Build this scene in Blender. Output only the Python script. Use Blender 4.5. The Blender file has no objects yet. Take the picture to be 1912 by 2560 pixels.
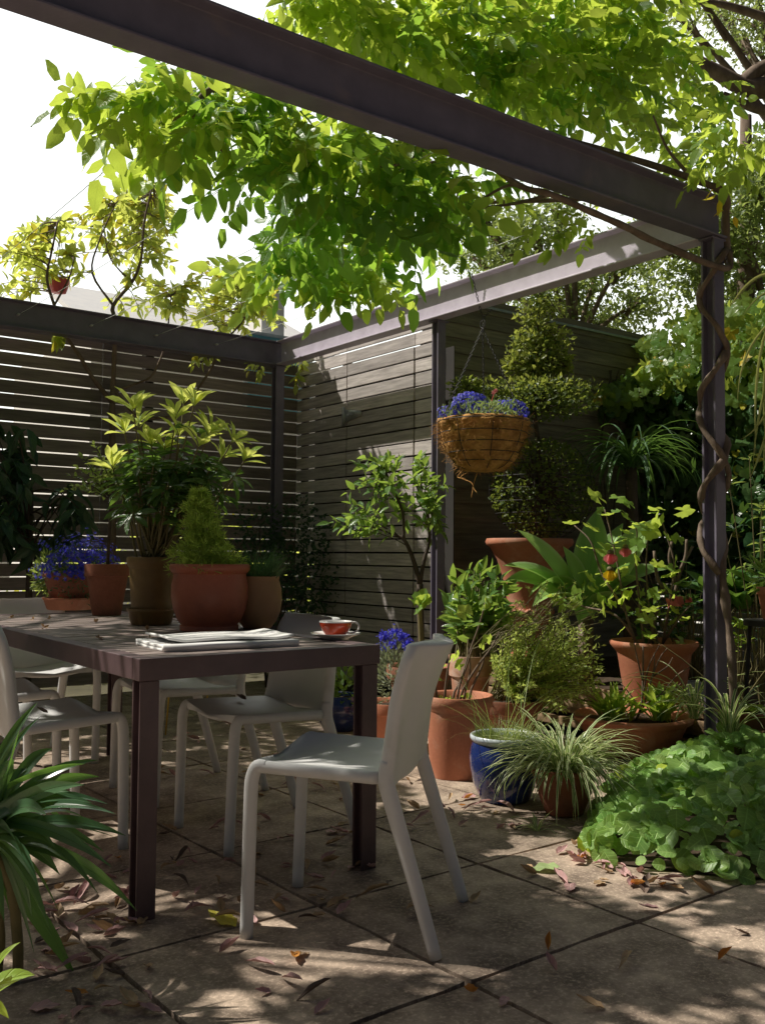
import bpy, bmesh, math, random
import numpy as np
from mathutils import Vector, Matrix, Euler
random.seed(7); rng = np.random.default_rng(11)
SC = bpy.context.scene; COL = SC.collection
PI = math.pi
def nrm(v):
    v = np.asarray(v, float); return v/np.maximum(np.linalg.norm(v, axis=-1, keepdims=True), 1e-9)

# ------------------------------------------------------------------ camera (survey of the photograph)
FPX, PITCH, ROLL, HEAD, CAMH = 2430.6, 0.04515, 0.00803, 0.92789, 1.0
_f = np.array([0, math.cos(PITCH), math.sin(PITCH)]); _r = np.array([1., 0, 0]); _u = np.cross(_r, _f)
_c, _s = math.cos(ROLL), math.sin(ROLL)
CM = np.array([_c*_r+_s*_u, -_s*_r+_c*_u, _f])
QM = np.array([[math.sin(HEAD), math.cos(HEAD), 0], [-math.cos(HEAD), math.sin(HEAD), 0], [0, 0, 1.]])
CAM = np.array([0, 0, CAMH]); FWD = QM @ np.array([0, 1., 0]); RGT = QM @ np.array([1., 0, 0])
def ray(x, y):                      # surveyed direction of a point of the photo (1652 x 2212 survey units)
    K = 1912/1652.
    return QM @ (CM.T @ np.array([(x*K-956)/FPX, -(y*K-1280)/FPX, 1.]))
def Zp(x, y, z): d = ray(x, y); return CAM + d*(z-CAMH)/d[2]
def G(x, y): return Zp(x, y, 0.)
def AX(x, y, X): d = ray(x, y); return CAM + d*X/d[0]
def AY(x, y, Y): d = ray(x, y); return CAM + d*Y/d[1]
def DP(x, y, D): return CAM + ray(x, y)*D
def px(n, D): return n*1912/1652.*D/FPX       # survey length at depth D -> metres

cam = bpy.data.cameras.new('camera'); co = bpy.data.objects.new('camera', cam); COL.objects.link(co)
R3 = QM @ CM.T
mw = Matrix(((R3[0][0], R3[0][1], -R3[0][2], 0), (R3[1][0], R3[1][1], -R3[1][2], 0), (R3[2][0], R3[2][1], -R3[2][2], CAMH), (0, 0, 0, 1)))
co.matrix_world = mw
cam.sensor_fit = 'VERTICAL'; cam.sensor_height = 24; cam.lens = 24*FPX/2560.; cam.clip_start = .05; cam.clip_end = 1000
SC.camera = co

# ------------------------------------------------------------------ light
SUN = nrm(np.array([-.64, .77, 1.22]))
el = math.asin(SUN[2]); az = math.atan2(SUN[0], SUN[1])
w = bpy.data.worlds.new('World'); SC.world = w; w.use_nodes = True
nt = w.node_tree; nt.nodes.clear()
out = nt.nodes.new('ShaderNodeOutputWorld'); bg = nt.nodes.new('ShaderNodeBackground'); sky = nt.nodes.new('ShaderNodeTexSky')
sky.sky_type = 'NISHITA'; sky.sun_disc = False; sky.sun_elevation = el; sky.sun_rotation = az
sky.dust_density = 4.0; sky.air_density = 1.2
bg.inputs[1].default_value = .15
def _w(t, **k):
    q = nt.nodes.new('ShaderNode'+t)
    for a, b in k.items(): setattr(q, a, b)
    return q
# white glow added to the sky in view; sky elsewhere dimmed for deeper shade
gl = nrm(np.array([.42, .90, .30])); tc = _w('TexCoord'); dt = _w('VectorMath', operation='DOT_PRODUCT'); nt.links.new(tc.outputs['Generated'], dt.inputs[0]); dt.inputs[1].default_value = tuple(gl)
mr = _w('MapRange', interpolation_type='SMOOTHSTEP'); nt.links.new(dt.outputs['Value'], mr.inputs[0]); mr.inputs[1].default_value = .55; mr.inputs[2].default_value = .86
mu = _w('MapRange'); nt.links.new(mr.outputs[0], mu.inputs[0]); mu.inputs[3].default_value = .13; mu.inputs[4].default_value = .5
m1 = _w('Mix', data_type='RGBA', blend_type='MULTIPLY'); m1.inputs[0].default_value = 1; nt.links.new(sky.outputs[0], m1.inputs[6]); nt.links.new(mu.outputs[0], m1.inputs[7])
m2 = _w('Mix', data_type='RGBA', blend_type='ADD'); nt.links.new(mr.outputs[0], m2.inputs[0]); nt.links.new(m1.outputs[2], m2.inputs[6]); m2.inputs[7].default_value = (7.6, 7.6, 6.9, 1)
nt.links.new(m2.outputs[2], bg.inputs[0])
nt.links.new(bg.outputs[0], out.inputs[0])
sl = bpy.data.lights.new('sun', 'SUN'); sl.energy = 5.0; sl.angle = math.radians(.5); sl.color = (1, .94, .84)
so = bpy.data.objects.new('sun', sl); COL.objects.link(so)
so.rotation_euler = Vector(SUN).to_track_quat('Z', 'Y').to_euler()
SC.view_settings.view_transform = 'Standard'; SC.view_settings.look = 'None'; SC.view_settings.exposure = 0
SC.cycles.max_bounces = 8; SC.cycles.transparent_max_bounces = 8; SC.cycles.use_denoising = True

# ------------------------------------------------------------------ materials
class NT:
    def __init__(s, name):
        s.m = bpy.data.materials.new(name); s.m.use_nodes = True; s.t = s.m.node_tree; s.t.nodes.clear()
        s.o = s.n('OutputMaterial')
    def n(s, t, **k):
        q = s.t.nodes.new('ShaderNode'+t)
        for a, b in k.items(): setattr(q, a, b)
        return q
    def l(s, a, b): s.t.links.new(a, b)
    def put(s, inp, v):
        if hasattr(v, 'links'): s.l(v, inp)
        else: inp.default_value = v
    def math(s, op, a, b=0., c=None):
        q = s.n('Math', operation=op); s.put(q.inputs[0], a); s.put(q.inputs[1], b)
        if c is not None: s.put(q.inputs[2], c)
        return q.outputs[0]
    def noise(s, scale, detail=4, rough=.6, vec=None, dist=0):
        q = s.n('TexNoise'); q.inputs['Scale'].default_value = scale; q.inputs['Detail'].default_value = detail
        q.inputs['Roughness'].default_value = rough; q.inputs['Distortion'].default_value = dist
        if vec is not None: s.l(vec, q.inputs['Vector'])
        return q.outputs['Fac']
    def mix(s, f, a, b, mode='MIX'):
        q = s.n('Mix', data_type='RGBA', blend_type=mode); s.put(q.inputs[0], f)
        for i, v in ((6, a), (7, b)):
            if hasattr(v, 'links'): s.l(v, q.inputs[i])
            else: q.inputs[i].default_value = (*v, 1)
        return q.outputs[2]
    def ramp(s, f, lo, hi):
        q = s.n('MapRange'); s.put(q.inputs[0], f); q.inputs[1].default_value = lo; q.inputs[2].default_value = hi
        return q.outputs[0]
    def coords(s, stretch=None):
        c = s.n('TexCoord').outputs['Object']
        if stretch:
            q = s.n('Mapping'); q.inputs['Scale'].default_value = stretch; s.l(c, q.inputs[0]); c = q.outputs[0]
        return c
    def island(s): return s.n('NewGeometry').outputs['Random Per Island']
def surf(name, c1, c2, scale=6, rough=.6, bump=.2, bscale=60, spec=.5, metallic=0, stretch=None, isl=0., c3=None, c3scale=2.5, c3lo=.52, c3hi=.7, rough2=None, coat=0, speck=0.):
    g = 1.3 if max(c2) < .62 else 1.05; c1, c2 = [tuple(min(.85, q*g) for q in c) for c in (c1, c2)]; c3 = c3 and tuple(min(.85, q*g) for q in c3)  # base colours lifted overall to stand in for a stronger sun
    N = NT(name); v = N.coords(stretch)
    col = N.mix(N.ramp(N.noise(scale, 6, .62, v), .32, .68), c1, c2)
    if c3: col = N.mix(N.ramp(N.noise(c3scale, 5, .65, v, .3), c3lo, c3hi), col, c3)
    if speck:
        col = N.mix(N.math('MULTIPLY', N.ramp(N.noise(75, 5, .75, v), .50, .66), speck), col, tuple(min(1, q*1.75) for q in c2)); col = N.mix(N.math('MULTIPLY', N.ramp(N.noise(38, 6, .8, v), .56, .70), speck), col, tuple(q*.35 for q in c1))
    if isl:
        i = N.island(); hv = N.n('HueSaturation'); N.l(col, hv.inputs['Color'])
        N.l(N.math('MULTIPLY_ADD', i, 2*isl, 1-isl), hv.inputs['Value']); col = hv.outputs[0]
    p = N.n('BsdfPrincipled'); N.l(col, p.inputs['Base Color']); p.inputs['Roughness'].default_value = rough
    p.inputs['Metallic'].default_value = metallic; p.inputs['Specular IOR Level'].default_value = spec
    p.inputs['Coat Weight'].default_value = coat; p.inputs['Coat Roughness'].default_value = .12
    if rough2 is not None:
        N.l(N.math('MULTIPLY_ADD', N.noise(scale*1.7, 5, .6, v), rough2-rough, rough), p.inputs['Roughness'])
    if bump:
        b = N.n('Bump'); b.inputs['Strength'].default_value = bump; b.inputs['Distance'].default_value = .004
        N.l(N.noise(bscale, 6, .65, v), b.inputs['Height']); N.l(b.outputs[0], p.inputs['Normal'])
    N.l(p.outputs[0], N.o.inputs[0]); return N.m
def leaf(name, dark, light, trans, tw=.42, rough=.38, vein=.25, nv=6., under=None, odd=None, oddp=.04, spec=.5, hue=.03, edge=None):
    """double sided leaf: glossy upper coat, light passes through; tone differs from leaf to leaf; midrib and side veins"""
    dark, light = [tuple(min(.8, q*1.4) for q in c) for c in (dark, light)]; trans = tuple(min(.97, q*1.25) for q in trans)  # leaf colours raised too, doing the work of more sunlight
    N = NT(name); i = N.island()
    col = N.mix(i, dark, light)
    tr = trans
    at = N.n('Attribute', attribute_name='leafco'); sp = N.n('SeparateXYZ'); N.l(at.outputs['Vector'], sp.inputs[0])
    ax = N.math('ABSOLUTE', sp.outputs[0]); y = sp.outputs[1]
    rib = N.ramp(ax, .10, .0)
    sv = N.math('FRACT', N.math('MULTIPLY', N.math('SUBTRACT', y, N.math('MULTIPLY', ax, .22)), nv))
    sv = N.math('ABSOLUTE', N.math('SUBTRACT', sv, .5))
    side = N.ramp(sv, .12, .0)
    vv = N.math('MAXIMUM', rib, N.math('MULTIPLY', side, .55))
    col = N.mix(N.math('MULTIPLY', vv, vein), col, tuple(min(1, c*2.2+.02) for c in light))
    if odd: 
        o = N.math('GREATER_THAN', N.math('FRACT', N.math('MULTIPLY', i, 17.31)), 1-oddp)
        col = N.mix(o, col, odd); tr = N.mix(o, trans, odd)
    big = N.noise(1.3, 2, .5, N.coords())
    if edge: col = N.mix(N.math('MULTIPLY', N.ramp(ax, .72, 1.), .8), col, edge)
    hs = N.n('HueSaturation'); N.l(col, hs.inputs['Color']); N.l(N.math('MULTIPLY_ADD', big, .8, .6), hs.inputs['Value'])
    N.l(N.math('MULTIPLY_ADD', N.math('FRACT', N.math('MULTIPLY', i, 7.77)), 2*hue*.5, .5-hue*.5), hs.inputs['Hue'])
    p = N.n('BsdfPrincipled'); N.l(hs.outputs[0], p.inputs['Base Color']); p.inputs['Roughness'].default_value = rough
    p.inputs['Specular IOR Level'].default_value = spec
    b = N.n('Bump'); b.inputs['Strength'].default_value = .6; b.inputs['Distance'].default_value = .003; b.invert = True
    N.l(vv, b.inputs['Height']); N.l(b.outputs[0], p.inputs['Normal'])
    t = N.n('BsdfTranslucent')
    if hasattr(tr, 'links'): N.l(tr, t.inputs[0])
    else:
        tc = N.mix(N.math('MULTIPLY', vv, .35), N.mix(i, tuple(.75*c for c in trans), trans), tuple(.5*c for c in trans)); N.l(tc, t.inputs[0])
    mx = N.n('MixShader'); mx.inputs[0].default_value = tw; N.l(p.outputs[0], mx.inputs[1]); N.l(t.outputs[0], mx.inputs[2])
    N.l(mx.outputs[0], N.o.inputs[0]); return N.m

# ------------------------------------------------------------------ mesh building
PLOC = {}
class MB:
    def __init__(s): s.V = []; s.F = []; s.n = 0
    def add(s, V, F, mi=0, lc=None):
        V = np.asarray(V, float).reshape(-1, 3); 
        if lc is None: lc = np.zeros((len(V), 3)); lc[:, 0] = 1
        s.V.append((V, lc))
        by = {}
        if isinstance(F, np.ndarray): by[F.shape[1]] = F
        else:
            for f in F: by.setdefault(len(f), []).append(f)
        for k, fs in by.items(): s.F.append((np.asarray(fs, int).reshape(-1, k)+s.n, mi))
        s.n += len(V); return s
    def box(s, c, size, rz=0., mi=0, rot=None):
        x, y, z = np.array(size)/2.
        V = np.array([(a*x, b*y, d*z) for a in (-1, 1) for b in (-1, 1) for d in (-1, 1)])
        R = np.array(rot) if rot is not None else np.array([[math.cos(rz), -math.sin(rz), 0], [math.sin(rz), math.cos(rz), 0], [0, 0, 1]])
        return s.add(V @ R.T + np.array(c), [(0, 1, 3, 2), (4, 6, 7, 5), (0, 4, 5, 1), (2, 3, 7, 6), (0, 2, 6, 4), (1, 5, 7, 3)], mi)
    def loft(s, loops, cap=True, closed=True, mi=0):
        L = [np.asarray(l, float) for l in loops]; n = len(L[0]); V = np.vstack(L); F = []
        m = n if closed else n-1
        for i in range(len(L)-1):
            for j in range(m):
                k = (j+1) % n; F.append((i*n+j, i*n+k, (i+1)*n+k, (i+1)*n+j))
        if cap and closed:
            F.append(tuple(range(n-1, -1, -1))); F.append(tuple((len(L)-1)*n+j for j in range(n)))
        return s.add(V, F, mi)
    def tube(s, P, r, n=8, mi=0, cap=True, rough=0.):
        P = np.asarray(P, float); r = np.broadcast_to(np.asarray(r, float), (len(P),))
        T = nrm(np.gradient(P, axis=0)); loops = []; a = np.array([0, 0, 1.]) if abs(T[0][2]) < .9 else np.array([1., 0, 0])
        u = nrm(np.cross(T[0], a)); ang = np.arange(n)*2*PI/n
        for p, t, q in zip(P, T, r):
            if rough: q = q*(1+rough*(rng.random()-.5))*(1+rough*.8*np.sin(ang*2+p[2]*31)+rough*.6*np.sin(ang*3-p[2]*57))[:, None]
            u = nrm(u-t*np.dot(u, t)); v = np.cross(t, u)
            loops.append(p+q*(np.cos(ang)[:, None]*u+np.sin(ang)[:, None]*v))
        return s.loft(loops, cap, True, mi)
    def lathe(s, prof, c=(0, 0, 0), n=40, mi=0, wob=None):
        ang = np.arange(n)*2*PI/n; V = []; F = []
        for k, (r, z) in enumerate(prof):
            rr = r*np.ones(n)
            if wob is not None and r > 0: rr = rr+wob(ang, z)
            V.append(np.stack([rr*np.cos(ang), rr*np.sin(ang), z*np.ones(n)], 1))
        m = len(prof)
        for k in range(m-1):
            for j in range(n):
                q = (j+1) % n; F.append((k*n+j, k*n+q, (k+1)*n+q, (k+1)*n+j))
        return s.add(np.vstack(V)+np.array(c), F, mi)
    def inst(s, tpl, P, D, Nn, S, mi=0):
        V, F, lc = tpl; P = np.asarray(P, float).reshape(-1, 3); n = len(P)
        if n == 0: return s
        D = nrm(np.broadcast_to(D, (n, 3))); Nn = np.broadcast_to(Nn, (n, 3)); S = np.broadcast_to(np.asarray(S, float), (n,))
        X = np.cross(D, Nn); bad = np.linalg.norm(X, axis=1) < 1e-3; X[bad] = np.cross(D[bad], np.array([.3, .8, .5])); X = nrm(X); Z = np.cross(X, D)
        W = P[:, None, :] + S[:, None, None]*(V[None, :, 0, None]*X[:, None, :] + V[None, :, 1, None]*D[:, None, :] + V[None, :, 2, None]*Z[:, None, :])
        FF = (F[None]+(np.arange(n)*len(V))[:, None, None]).reshape(-1, F.shape[1])
        return s.add(W.reshape(-1, 3), FF, mi, np.tile(lc, (n, 1)))
    def build(s, name, mats, parent=None, smooth=True, bevel=0., local=False, angle=None, seg=2, origin=None):
        V = np.vstack([v for v, _ in s.V]); LC = np.vstack([l for _, l in s.V])
        me = bpy.data.meshes.new(name)
        off = np.zeros(3)
        if parent is not None and not local: off = PLOC[parent.name]
        elif origin is not None: off = np.asarray(origin, float)
        loops = np.concatenate([f.ravel() for f, _ in s.F]); tot = np.concatenate([np.full(len(f), f.shape[1]) for f, _ in s.F])
        mi = np.concatenate([np.full(len(f), m) for f, m in s.F])
        me.vertices.add(len(V)); me.vertices.foreach_set('co', (V-off).astype(np.float32).ravel())
        me.loops.add(len(loops)); me.loops.foreach_set('vertex_index', loops.astype(np.int32))
        me.polygons.add(len(tot)); me.polygons.foreach_set('loop_start', np.concatenate([[0], np.cumsum(tot)[:-1]]).astype(np.int32))
        me.polygons.foreach_set('material_index', mi.astype(np.int32))
        me.polygons.foreach_set('use_smooth', np.full(len(tot), bool(smooth)))
        me.update(calc_edges=True); me.validate()
        a = me.attributes.new('leafco', 'FLOAT_VECTOR', 'POINT'); a.data.foreach_set('vector', LC.astype(np.float32).ravel())
        for m in (mats if isinstance(mats, (list, tuple)) else [mats]): me.materials.append(m)
        if angle: me.set_sharp_from_angle(angle=math.radians(angle))
        o = bpy.data.objects.new(name, me); COL.objects.link(o)
        PLOC[o.name] = off
        if parent is not None: o.parent = parent; o.matrix_parent_inverse = Matrix(); 
        elif origin is not None: o.location = off
        if bevel:
            b = o.modifiers.new('bevel', 'BEVEL'); b.width = bevel; b.segments = seg; b.limit_method = 'ANGLE'; b.angle_limit = math.radians(40)
        return o
def tag(o, label=None, cat=None, group=None, kind=None):
    if label: o['label'] = label
    if cat: o['category'] = cat
    if group: o['group'] = group
    if kind: o['kind'] = kind
    return o
def thing(name, label, cat, loc, group=None):
    o = bpy.data.objects.new(name, None); COL.objects.link(o); o.location = tuple(float(v) for v in loc); o.empty_display_size = .1
    PLOC[o.name] = np.array(loc, float); return tag(o, label, cat, group)
def copy_tree(o, parent=None):
    c = o.copy(); COL.objects.link(c); PLOC[c.name] = PLOC.get(o.name, np.zeros(3))
    if parent is not None: c.parent = parent
    for ch in list(o.children): copy_tree(ch, c)
    return c

# ------------------------------------------------------------------ leaf shapes  (x across, y along 0..1, z out of the leaf)
def leaf_tpl(W=.4, n=5, fold=.2, curl=.2, shape='ovate', cols=3, wave=0., stalk=0.):
    t = np.linspace(0, 1, n+1); cc = np.linspace(-1, 1, cols)
    if shape == 'ovate': w = np.sin(PI*np.clip(t, 0, 1)**.72)**.85
    elif shape == 'broad': w = np.sin(PI*np.clip(t, 0, 1)**.66)**.62
    elif shape == 'lance': w = np.sin(PI*t**.85)**1.1
    elif shape == 'obov': w = np.sin(PI*t**1.5)**.8
    elif shape == 'round': w = np.sqrt(np.clip(1-(2*t-1)**2, 0, 1))
    elif shape == 'heart': w = np.where(t < .3, np.sqrt(np.clip(1-((t-.3)/.3)**2, 0, 1)), np.cos((t-.3)/.7*PI/2)**.75)
    w = np.maximum(w, .03)*W/2
    V = []; lc = []
    for k, (a, ww) in enumerate(zip(t, w)):
        for c in cc:
            V.append((c*ww, a+stalk, fold*abs(c)*ww*2 - curl*a*a + wave*math.sin(k*2.1)*abs(c)*W*.3)); lc.append((c, a, 0))
    F = [(i*cols+j, i*cols+j+1, (i+1)*cols+j+1, (i+1)*cols+j) for i in range(n) for j in range(cols-1)]
    if stalk:
        b = len(V); V += [(-.012, 0, 0), (.012, 0, 0), (.012, stalk+.02, 0), (-.012, stalk+.02, 0)]; lc += [(0, 0, 0)]*4; F.append((b, b+1, b+2, b+3))
    return np.array(V), np.array(F), np.array(lc, float)
def lobed_tpl(lobes=5, fold=.05):
    V = [(0, 0, 0)]; lc = [(0, 0, 0)]; m = lobes*4; 
    for k in range(m+1):
        a = -PI*.86+2*PI*.86*k/m
        r = .42+.2*abs(math.cos((a)*lobes/2*.95))**.8*(1.25 if abs(a) < .4 else .95)+.03*(-1)**k
        V.append((math.sin(a)*r*.95, .38+math.cos(a)*r*.9, .09*math.cos(a*lobes)*r-.06*r)); lc.append((1., .5+.5*math.cos(a), 0))
    V.append((0, .38, .02)); lc.append((0, .4, 0)); c = len(V)-1
    F = [(c, k, k+1, k+1) for k in range(1, m+1)]
    F = np.array([(c, 1+k, 2+k, c) for k in range(m)])
    # quads with a repeated corner are not allowed: split pairs
    F = np.array([(c, 1+2*k, 2+2*k, 3+2*k) for k in range(m//2)])
    return np.array(V), F, np.array(lc, float)
def merge_tpl(items):
    V = []; F = []; L = []; n = 0
    for (v, f, l), M, T, sc in items:
        V.append((v*sc) @ np.array(M).T + np.array(T)); F.append(f+n); L.append(l); n += len(v)
    return np.vstack(V), np.vstack(F), np.vstack(L)
def frame(D, N):
    D = nrm(D); X = nrm(np.cross(D, N)); Z = np.cross(X, D); return np.stack([X, D, Z], 1)
def compound_tpl(pairs=4, ll=.40, W=.60, droop=.5, seed=0):
    r = np.random.default_rng(seed); it = []; base = [leaf_tpl(W*w_, 6, f_, c, 'broad', 3, wv) for c, f_, w_, wv in ((.05, .08, 1., .15), (.45, .22, .95, .1), (.22, .30, .85, .25), (-.15, .12, 1.05, .2), (.7, .15, .9, .1))]
    for k in range(pairs):
        t = .28+.72*k/pairs; p = (0, t, -droop*t*t*.5); s = ll*(1.0-.12*abs(k-1.5))
        for sd in (-1, 1):
            D = (sd*(.86+r.uniform(-.1, .1)), .62+r.uniform(-.15, .15), -.45+r.uniform(-.35, .2)); it.append((base[r.integers(5)], frame(D, (sd*r.uniform(-.1, .45), r.uniform(-.35, .25), 1)), p, s*r.uniform(.68, 1.12)))
    it.append((base[0], frame((r.uniform(-.2, .2), .9, -.6), (0, .4, 1)), (0, 1.0, -droop*.5), ll*1.1))
    v = np.array([(-.006, 0, 0), (.006, 0, 0), (.005, .5, -droop*.125), (-.005, .5, -droop*.125), (.003, 1, -droop*.5), (-.003, 1, -droop*.5)])
    it.append(((v, np.array([(0, 1, 2, 3), (3, 2, 4, 5)]), np.array([(0, .5, 0)]*6, float)), np.eye(3), (0, 0, 0), 1))
    return merge_tpl(it)
def rdir(n, up=0., spread=1.):
    d = nrm(rng.normal(size=(n, 3))); d = d*spread; d[:, 2] += up; return nrm(d)
def blob(n, c, r, shell=.55):
    d = nrm(rng.normal(size=(n, 3))); rr = rng.uniform(shell, 1, n)**(1/1.5)
    return np.array(c)+d*rr[:, None]*np.array(r), d
def inpoly(n, poly):
    P = np.array(poly, float); lo, hi = P.min(0), P.max(0); o = []
    while len(o) < n:
        q = rng.uniform(lo, hi); ins = False; j = len(P)-1
        for i in range(len(P)):
            if (P[i, 1] > q[1]) != (P[j, 1] > q[1]) and q[0] < (P[j, 0]-P[i, 0])*(q[1]-P[i, 1])/(P[j, 1]-P[i, 1])+P[i, 0]: ins = not ins
            j = i
        if ins: o.append(q)
    return np.array(o)
def bez(a, b, c, n=10, d=None):
    t = np.linspace(0, 1, n)[:, None]; a, b, c = map(np.asarray, (a, b, c))
    if d is None: return (1-t)**2*a+2*t*(1-t)*b+t*t*c
    d = np.asarray(d); return (1-t)**3*a+3*t*(1-t)**2*b+3*t*t*(1-t)*c+t**3*d
def smooth_path(P, n=6):
    P = np.asarray(P, float); Q = np.vstack([2*P[0]-P[1], P, 2*P[-1]-P[-2]]); o = []
    for i in range(1, len(Q)-2):
        for t in np.linspace(0, 1, n, endpoint=False):
            a, b, c, d = Q[i-1:i+3]; o.append(.5*((2*b)+(-a+c)*t+(2*a-5*b+4*c-d)*t*t+(-a+3*b-3*c+d)*t**3))
    o.append(P[-1]); return np.array(o)
def blade(mb, P, W, n_hint=(0, 0, 1), fold=.3, mi=0, prof='strap', strip=None):
    """strap leaf along the path P; W = full width; strip=(edge material, centre material) for striped leaves"""
    P = np.asarray(P, float); n = len(P); t = np.linspace(0, 1, n)
    w = {'strap': np.minimum(1, (1-t)*3.2+.02)*np.minimum(1, .55+t*2), 'grass': (1-t)**.7+.02, 'agave': np.clip(np.sin(PI*(.16+.84*t)**1.25), .0, 1)+.015, 'spoon': np.sin(PI*(.12+.86*t)**1.3)+.03}[prof]*W/2
    T = nrm(np.gradient(P, axis=0)); X = np.cross(T, np.asarray(n_hint, float)); X = nrm(X); Z = nrm(np.cross(X, T))
    cs = [-1, -.5, 0, .5, 1]; V = []; lc = []
    for i in range(n):
        for c in cs: V.append(P[i]+X[i]*c*w[i]+Z[i]*abs(c)*w[i]*fold*1.2); lc.append((c, t[i], 0))
    F0 = []; F1 = []
    for i in range(n-1):
        for j in range(4): (F0 if j in (0, 3) else F1).append((i*5+j, i*5+j+1, (i+1)*5+j+1, (i+1)*5+j))
    if strip is None: mb.add(V, F0+F1, mi, np.array(lc, float))
    else:
        k = mb.n; mb.add(V, np.array(F0), strip[0], np.array(lc, float)); mb.F.append((np.array(F1)+k, strip[1]))
def arch(base, az, L, lift, droop, n=9, tw=0.):
    """curved spine leaving base at elevation lift (rad) and bending over by droop (rad)"""
    P = [np.array(base, float)]; e = lift; a = az
    for i in range(n-1):
        d = np.array([math.cos(a)*math.cos(e), math.sin(a)*math.cos(e), math.sin(e)]); P.append(P[-1]+d*L/(n-1)); e -= droop/(n-1); a += tw/(n-1)
    return np.array(P)
def struct(mb, name, mat, **k): return tag(mb.build(name, mat, **k), kind='structure')
# ------------------------------------------------------------------ shared materials
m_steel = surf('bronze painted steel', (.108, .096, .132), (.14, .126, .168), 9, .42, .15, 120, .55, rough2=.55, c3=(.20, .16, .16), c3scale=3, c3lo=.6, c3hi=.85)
m_steel_lit = surf('sunlit steel paint', (.38, .34, .41), (.48, .44, .52), 9, .5, .15, 120, .5)  # lighter copy of the frame paint, sunlight on the right beam put into it
m_tsteel = surf('brown table steel', (.068, .042, .046), (.098, .06, .063), 9, .45, .1, 120, .5, c3=(.12, .09, .08), c3scale=5, c3lo=.6, c3hi=.9)
m_fence = surf('lightened fence boards', (.28, .252, .238), (.53, .485, .455), 4, .46, .35, 30, .6, stretch=(14, 1.1, 14), isl=.3, rough2=.6)  # fence stain lightened to carry the sunlight on the gate
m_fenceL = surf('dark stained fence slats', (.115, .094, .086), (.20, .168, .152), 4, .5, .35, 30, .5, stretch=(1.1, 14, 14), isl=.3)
m_wallb = surf('weathered brown wall boards', (.105, .09, .072), (.19, .165, .132), 4, .62, .4, 30, .35, stretch=(1.0, 12, 12), isl=.2, c3=(.24, .21, .165), c3scale=2.2, c3lo=.5, c3hi=.8)
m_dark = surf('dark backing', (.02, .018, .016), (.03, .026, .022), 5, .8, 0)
m_paver = surf('concrete paver', (.15, .112, .088), (.43, .34, .26), 7, .9, .6, 90, .22, isl=.2, c3=(.13, .10, .075), c3scale=3.2, c3lo=.5, c3hi=.72, speck=.45)
m_soil = surf('dark soil', (.03, .02, .014), (.065, .045, .03), 14, .95, 1., 60, .2)
m_earth = surf('ground earth', (.05, .045, .03), (.08, .07, .045), 3, .95, .6, 30, .2)
m_chair = surf('pale grey moulded plastic', (.64, .645, .64), (.71, .71, .70), 5, .38, .12, 260, .5, c3=(.50, .51, .46), c3scale=3.5, c3lo=.55, c3hi=.85, rough2=.6)
m_slat = surf('weathered table timber', (.13, .10, .09), (.23, .18, .16), 3, .62, .5, 40, .4, stretch=(1.2, 14, 14), isl=.3)
m_terra = surf('terracotta', (.34, .125, .07), (.44, .175, .10), 5, .72, .3, 90, .35, c3=(.52, .34, .25), c3scale=4.5, c3lo=.52, c3hi=.8, speck=.12)
m_terra_old = surf('weathered dark terracotta', (.20, .075, .045), (.29, .115, .07), 6, .75, .3, 90, .3, c3=(.13, .07, .045), c3scale=5, c3lo=.48, c3hi=.7, speck=.15)
m_terra_b = surf('smooth red brown terracotta', (.27, .075, .038), (.34, .10, .052), 5, .45, .12, 140, .5, c3=(.17, .055, .035), c3scale=3.5, c3lo=.48, c3hi=.72, speck=.07)
m_olive = surf('mossy olive brown pot', (.14, .085, .028), (.20, .13, .045), 6, .5, .3, 80, .45, c3=(.10, .08, .02), c3scale=4, c3lo=.5, c3hi=.7)
m_sand = surf('ochre clay pot', (.27, .15, .07), (.34, .20, .10), 5, .6, .2, 100, .4)
m_terra_lime = surf('terracotta with lime bloom', (.40, .19, .12), (.50, .30, .21), 4, .75, .3, 80, .3, c3=(.62, .5, .42), c3scale=5, c3lo=.5, c3hi=.72)
m_blue = surf('blue glaze', (.008, .018, .095), (.012, .032, .15), 5, .16, .06, 30, .6, coat=.6, c3=(.01, .014, .07), c3scale=4, c3lo=.5, c3hi=.75)
m_cream = surf('pale glazed rim', (.36, .42, .48), (.48, .52, .54), 8, .3, .05)
m_timber = surf('rough sawn sleeper timber', (.20, .13, .075), (.32, .22, .13), 4, .8, .6, 30, .3, stretch=(14, 1.1, 14), isl=.2, c3=(.12, .08, .05), c3scale=1.6, c3lo=.55, c3hi=.75)
m_bark = surf('grey brown bark', (.10, .07, .05), (.19, .145, .11), 18, .85, .8, 70, .3, stretch=(1, 1, .35))
m_barkd = surf('dark bark', (.045, .034, .026), (.085, .065, .05), 18, .85, .8, 70, .3)
m_stem = surf('green brown stem', (.10, .09, .035), (.17, .14, .06), 12, .7, .3, 90)
m_white = surf('white ceramic', (.74, .73, .70), (.78, .77, .74), 5, .2, .03, spec=.6)
m_red = surf('orange red glaze', (.62, .055, .012), (.68, .075, .018), 5, .16, .03, spec=.6, coat=.5)
m_zinc = surf('galvanised zinc', (.25, .27, .27), (.36, .38, .37), 20, .45, .2, metallic=.6)
m_wire = surf('black wire', (.02, .02, .022), (.035, .033, .035), 20, .5, .1)
m_wirel = surf('stretched steel wire', (.45, .45, .43), (.6, .6, .57), 20, .35, 0, metallic=.4)
m_coir = surf('coconut fibre', (.34, .17, .055), (.55, .31, .12), 16, .9, 1., 90, .15, c3=(.14, .065, .02), c3scale=9, c3lo=.5, c3hi=.7)
m_render = surf('white house render', (.72, .70, .66), (.78, .76, .72), 3, .8, .2)
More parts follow.
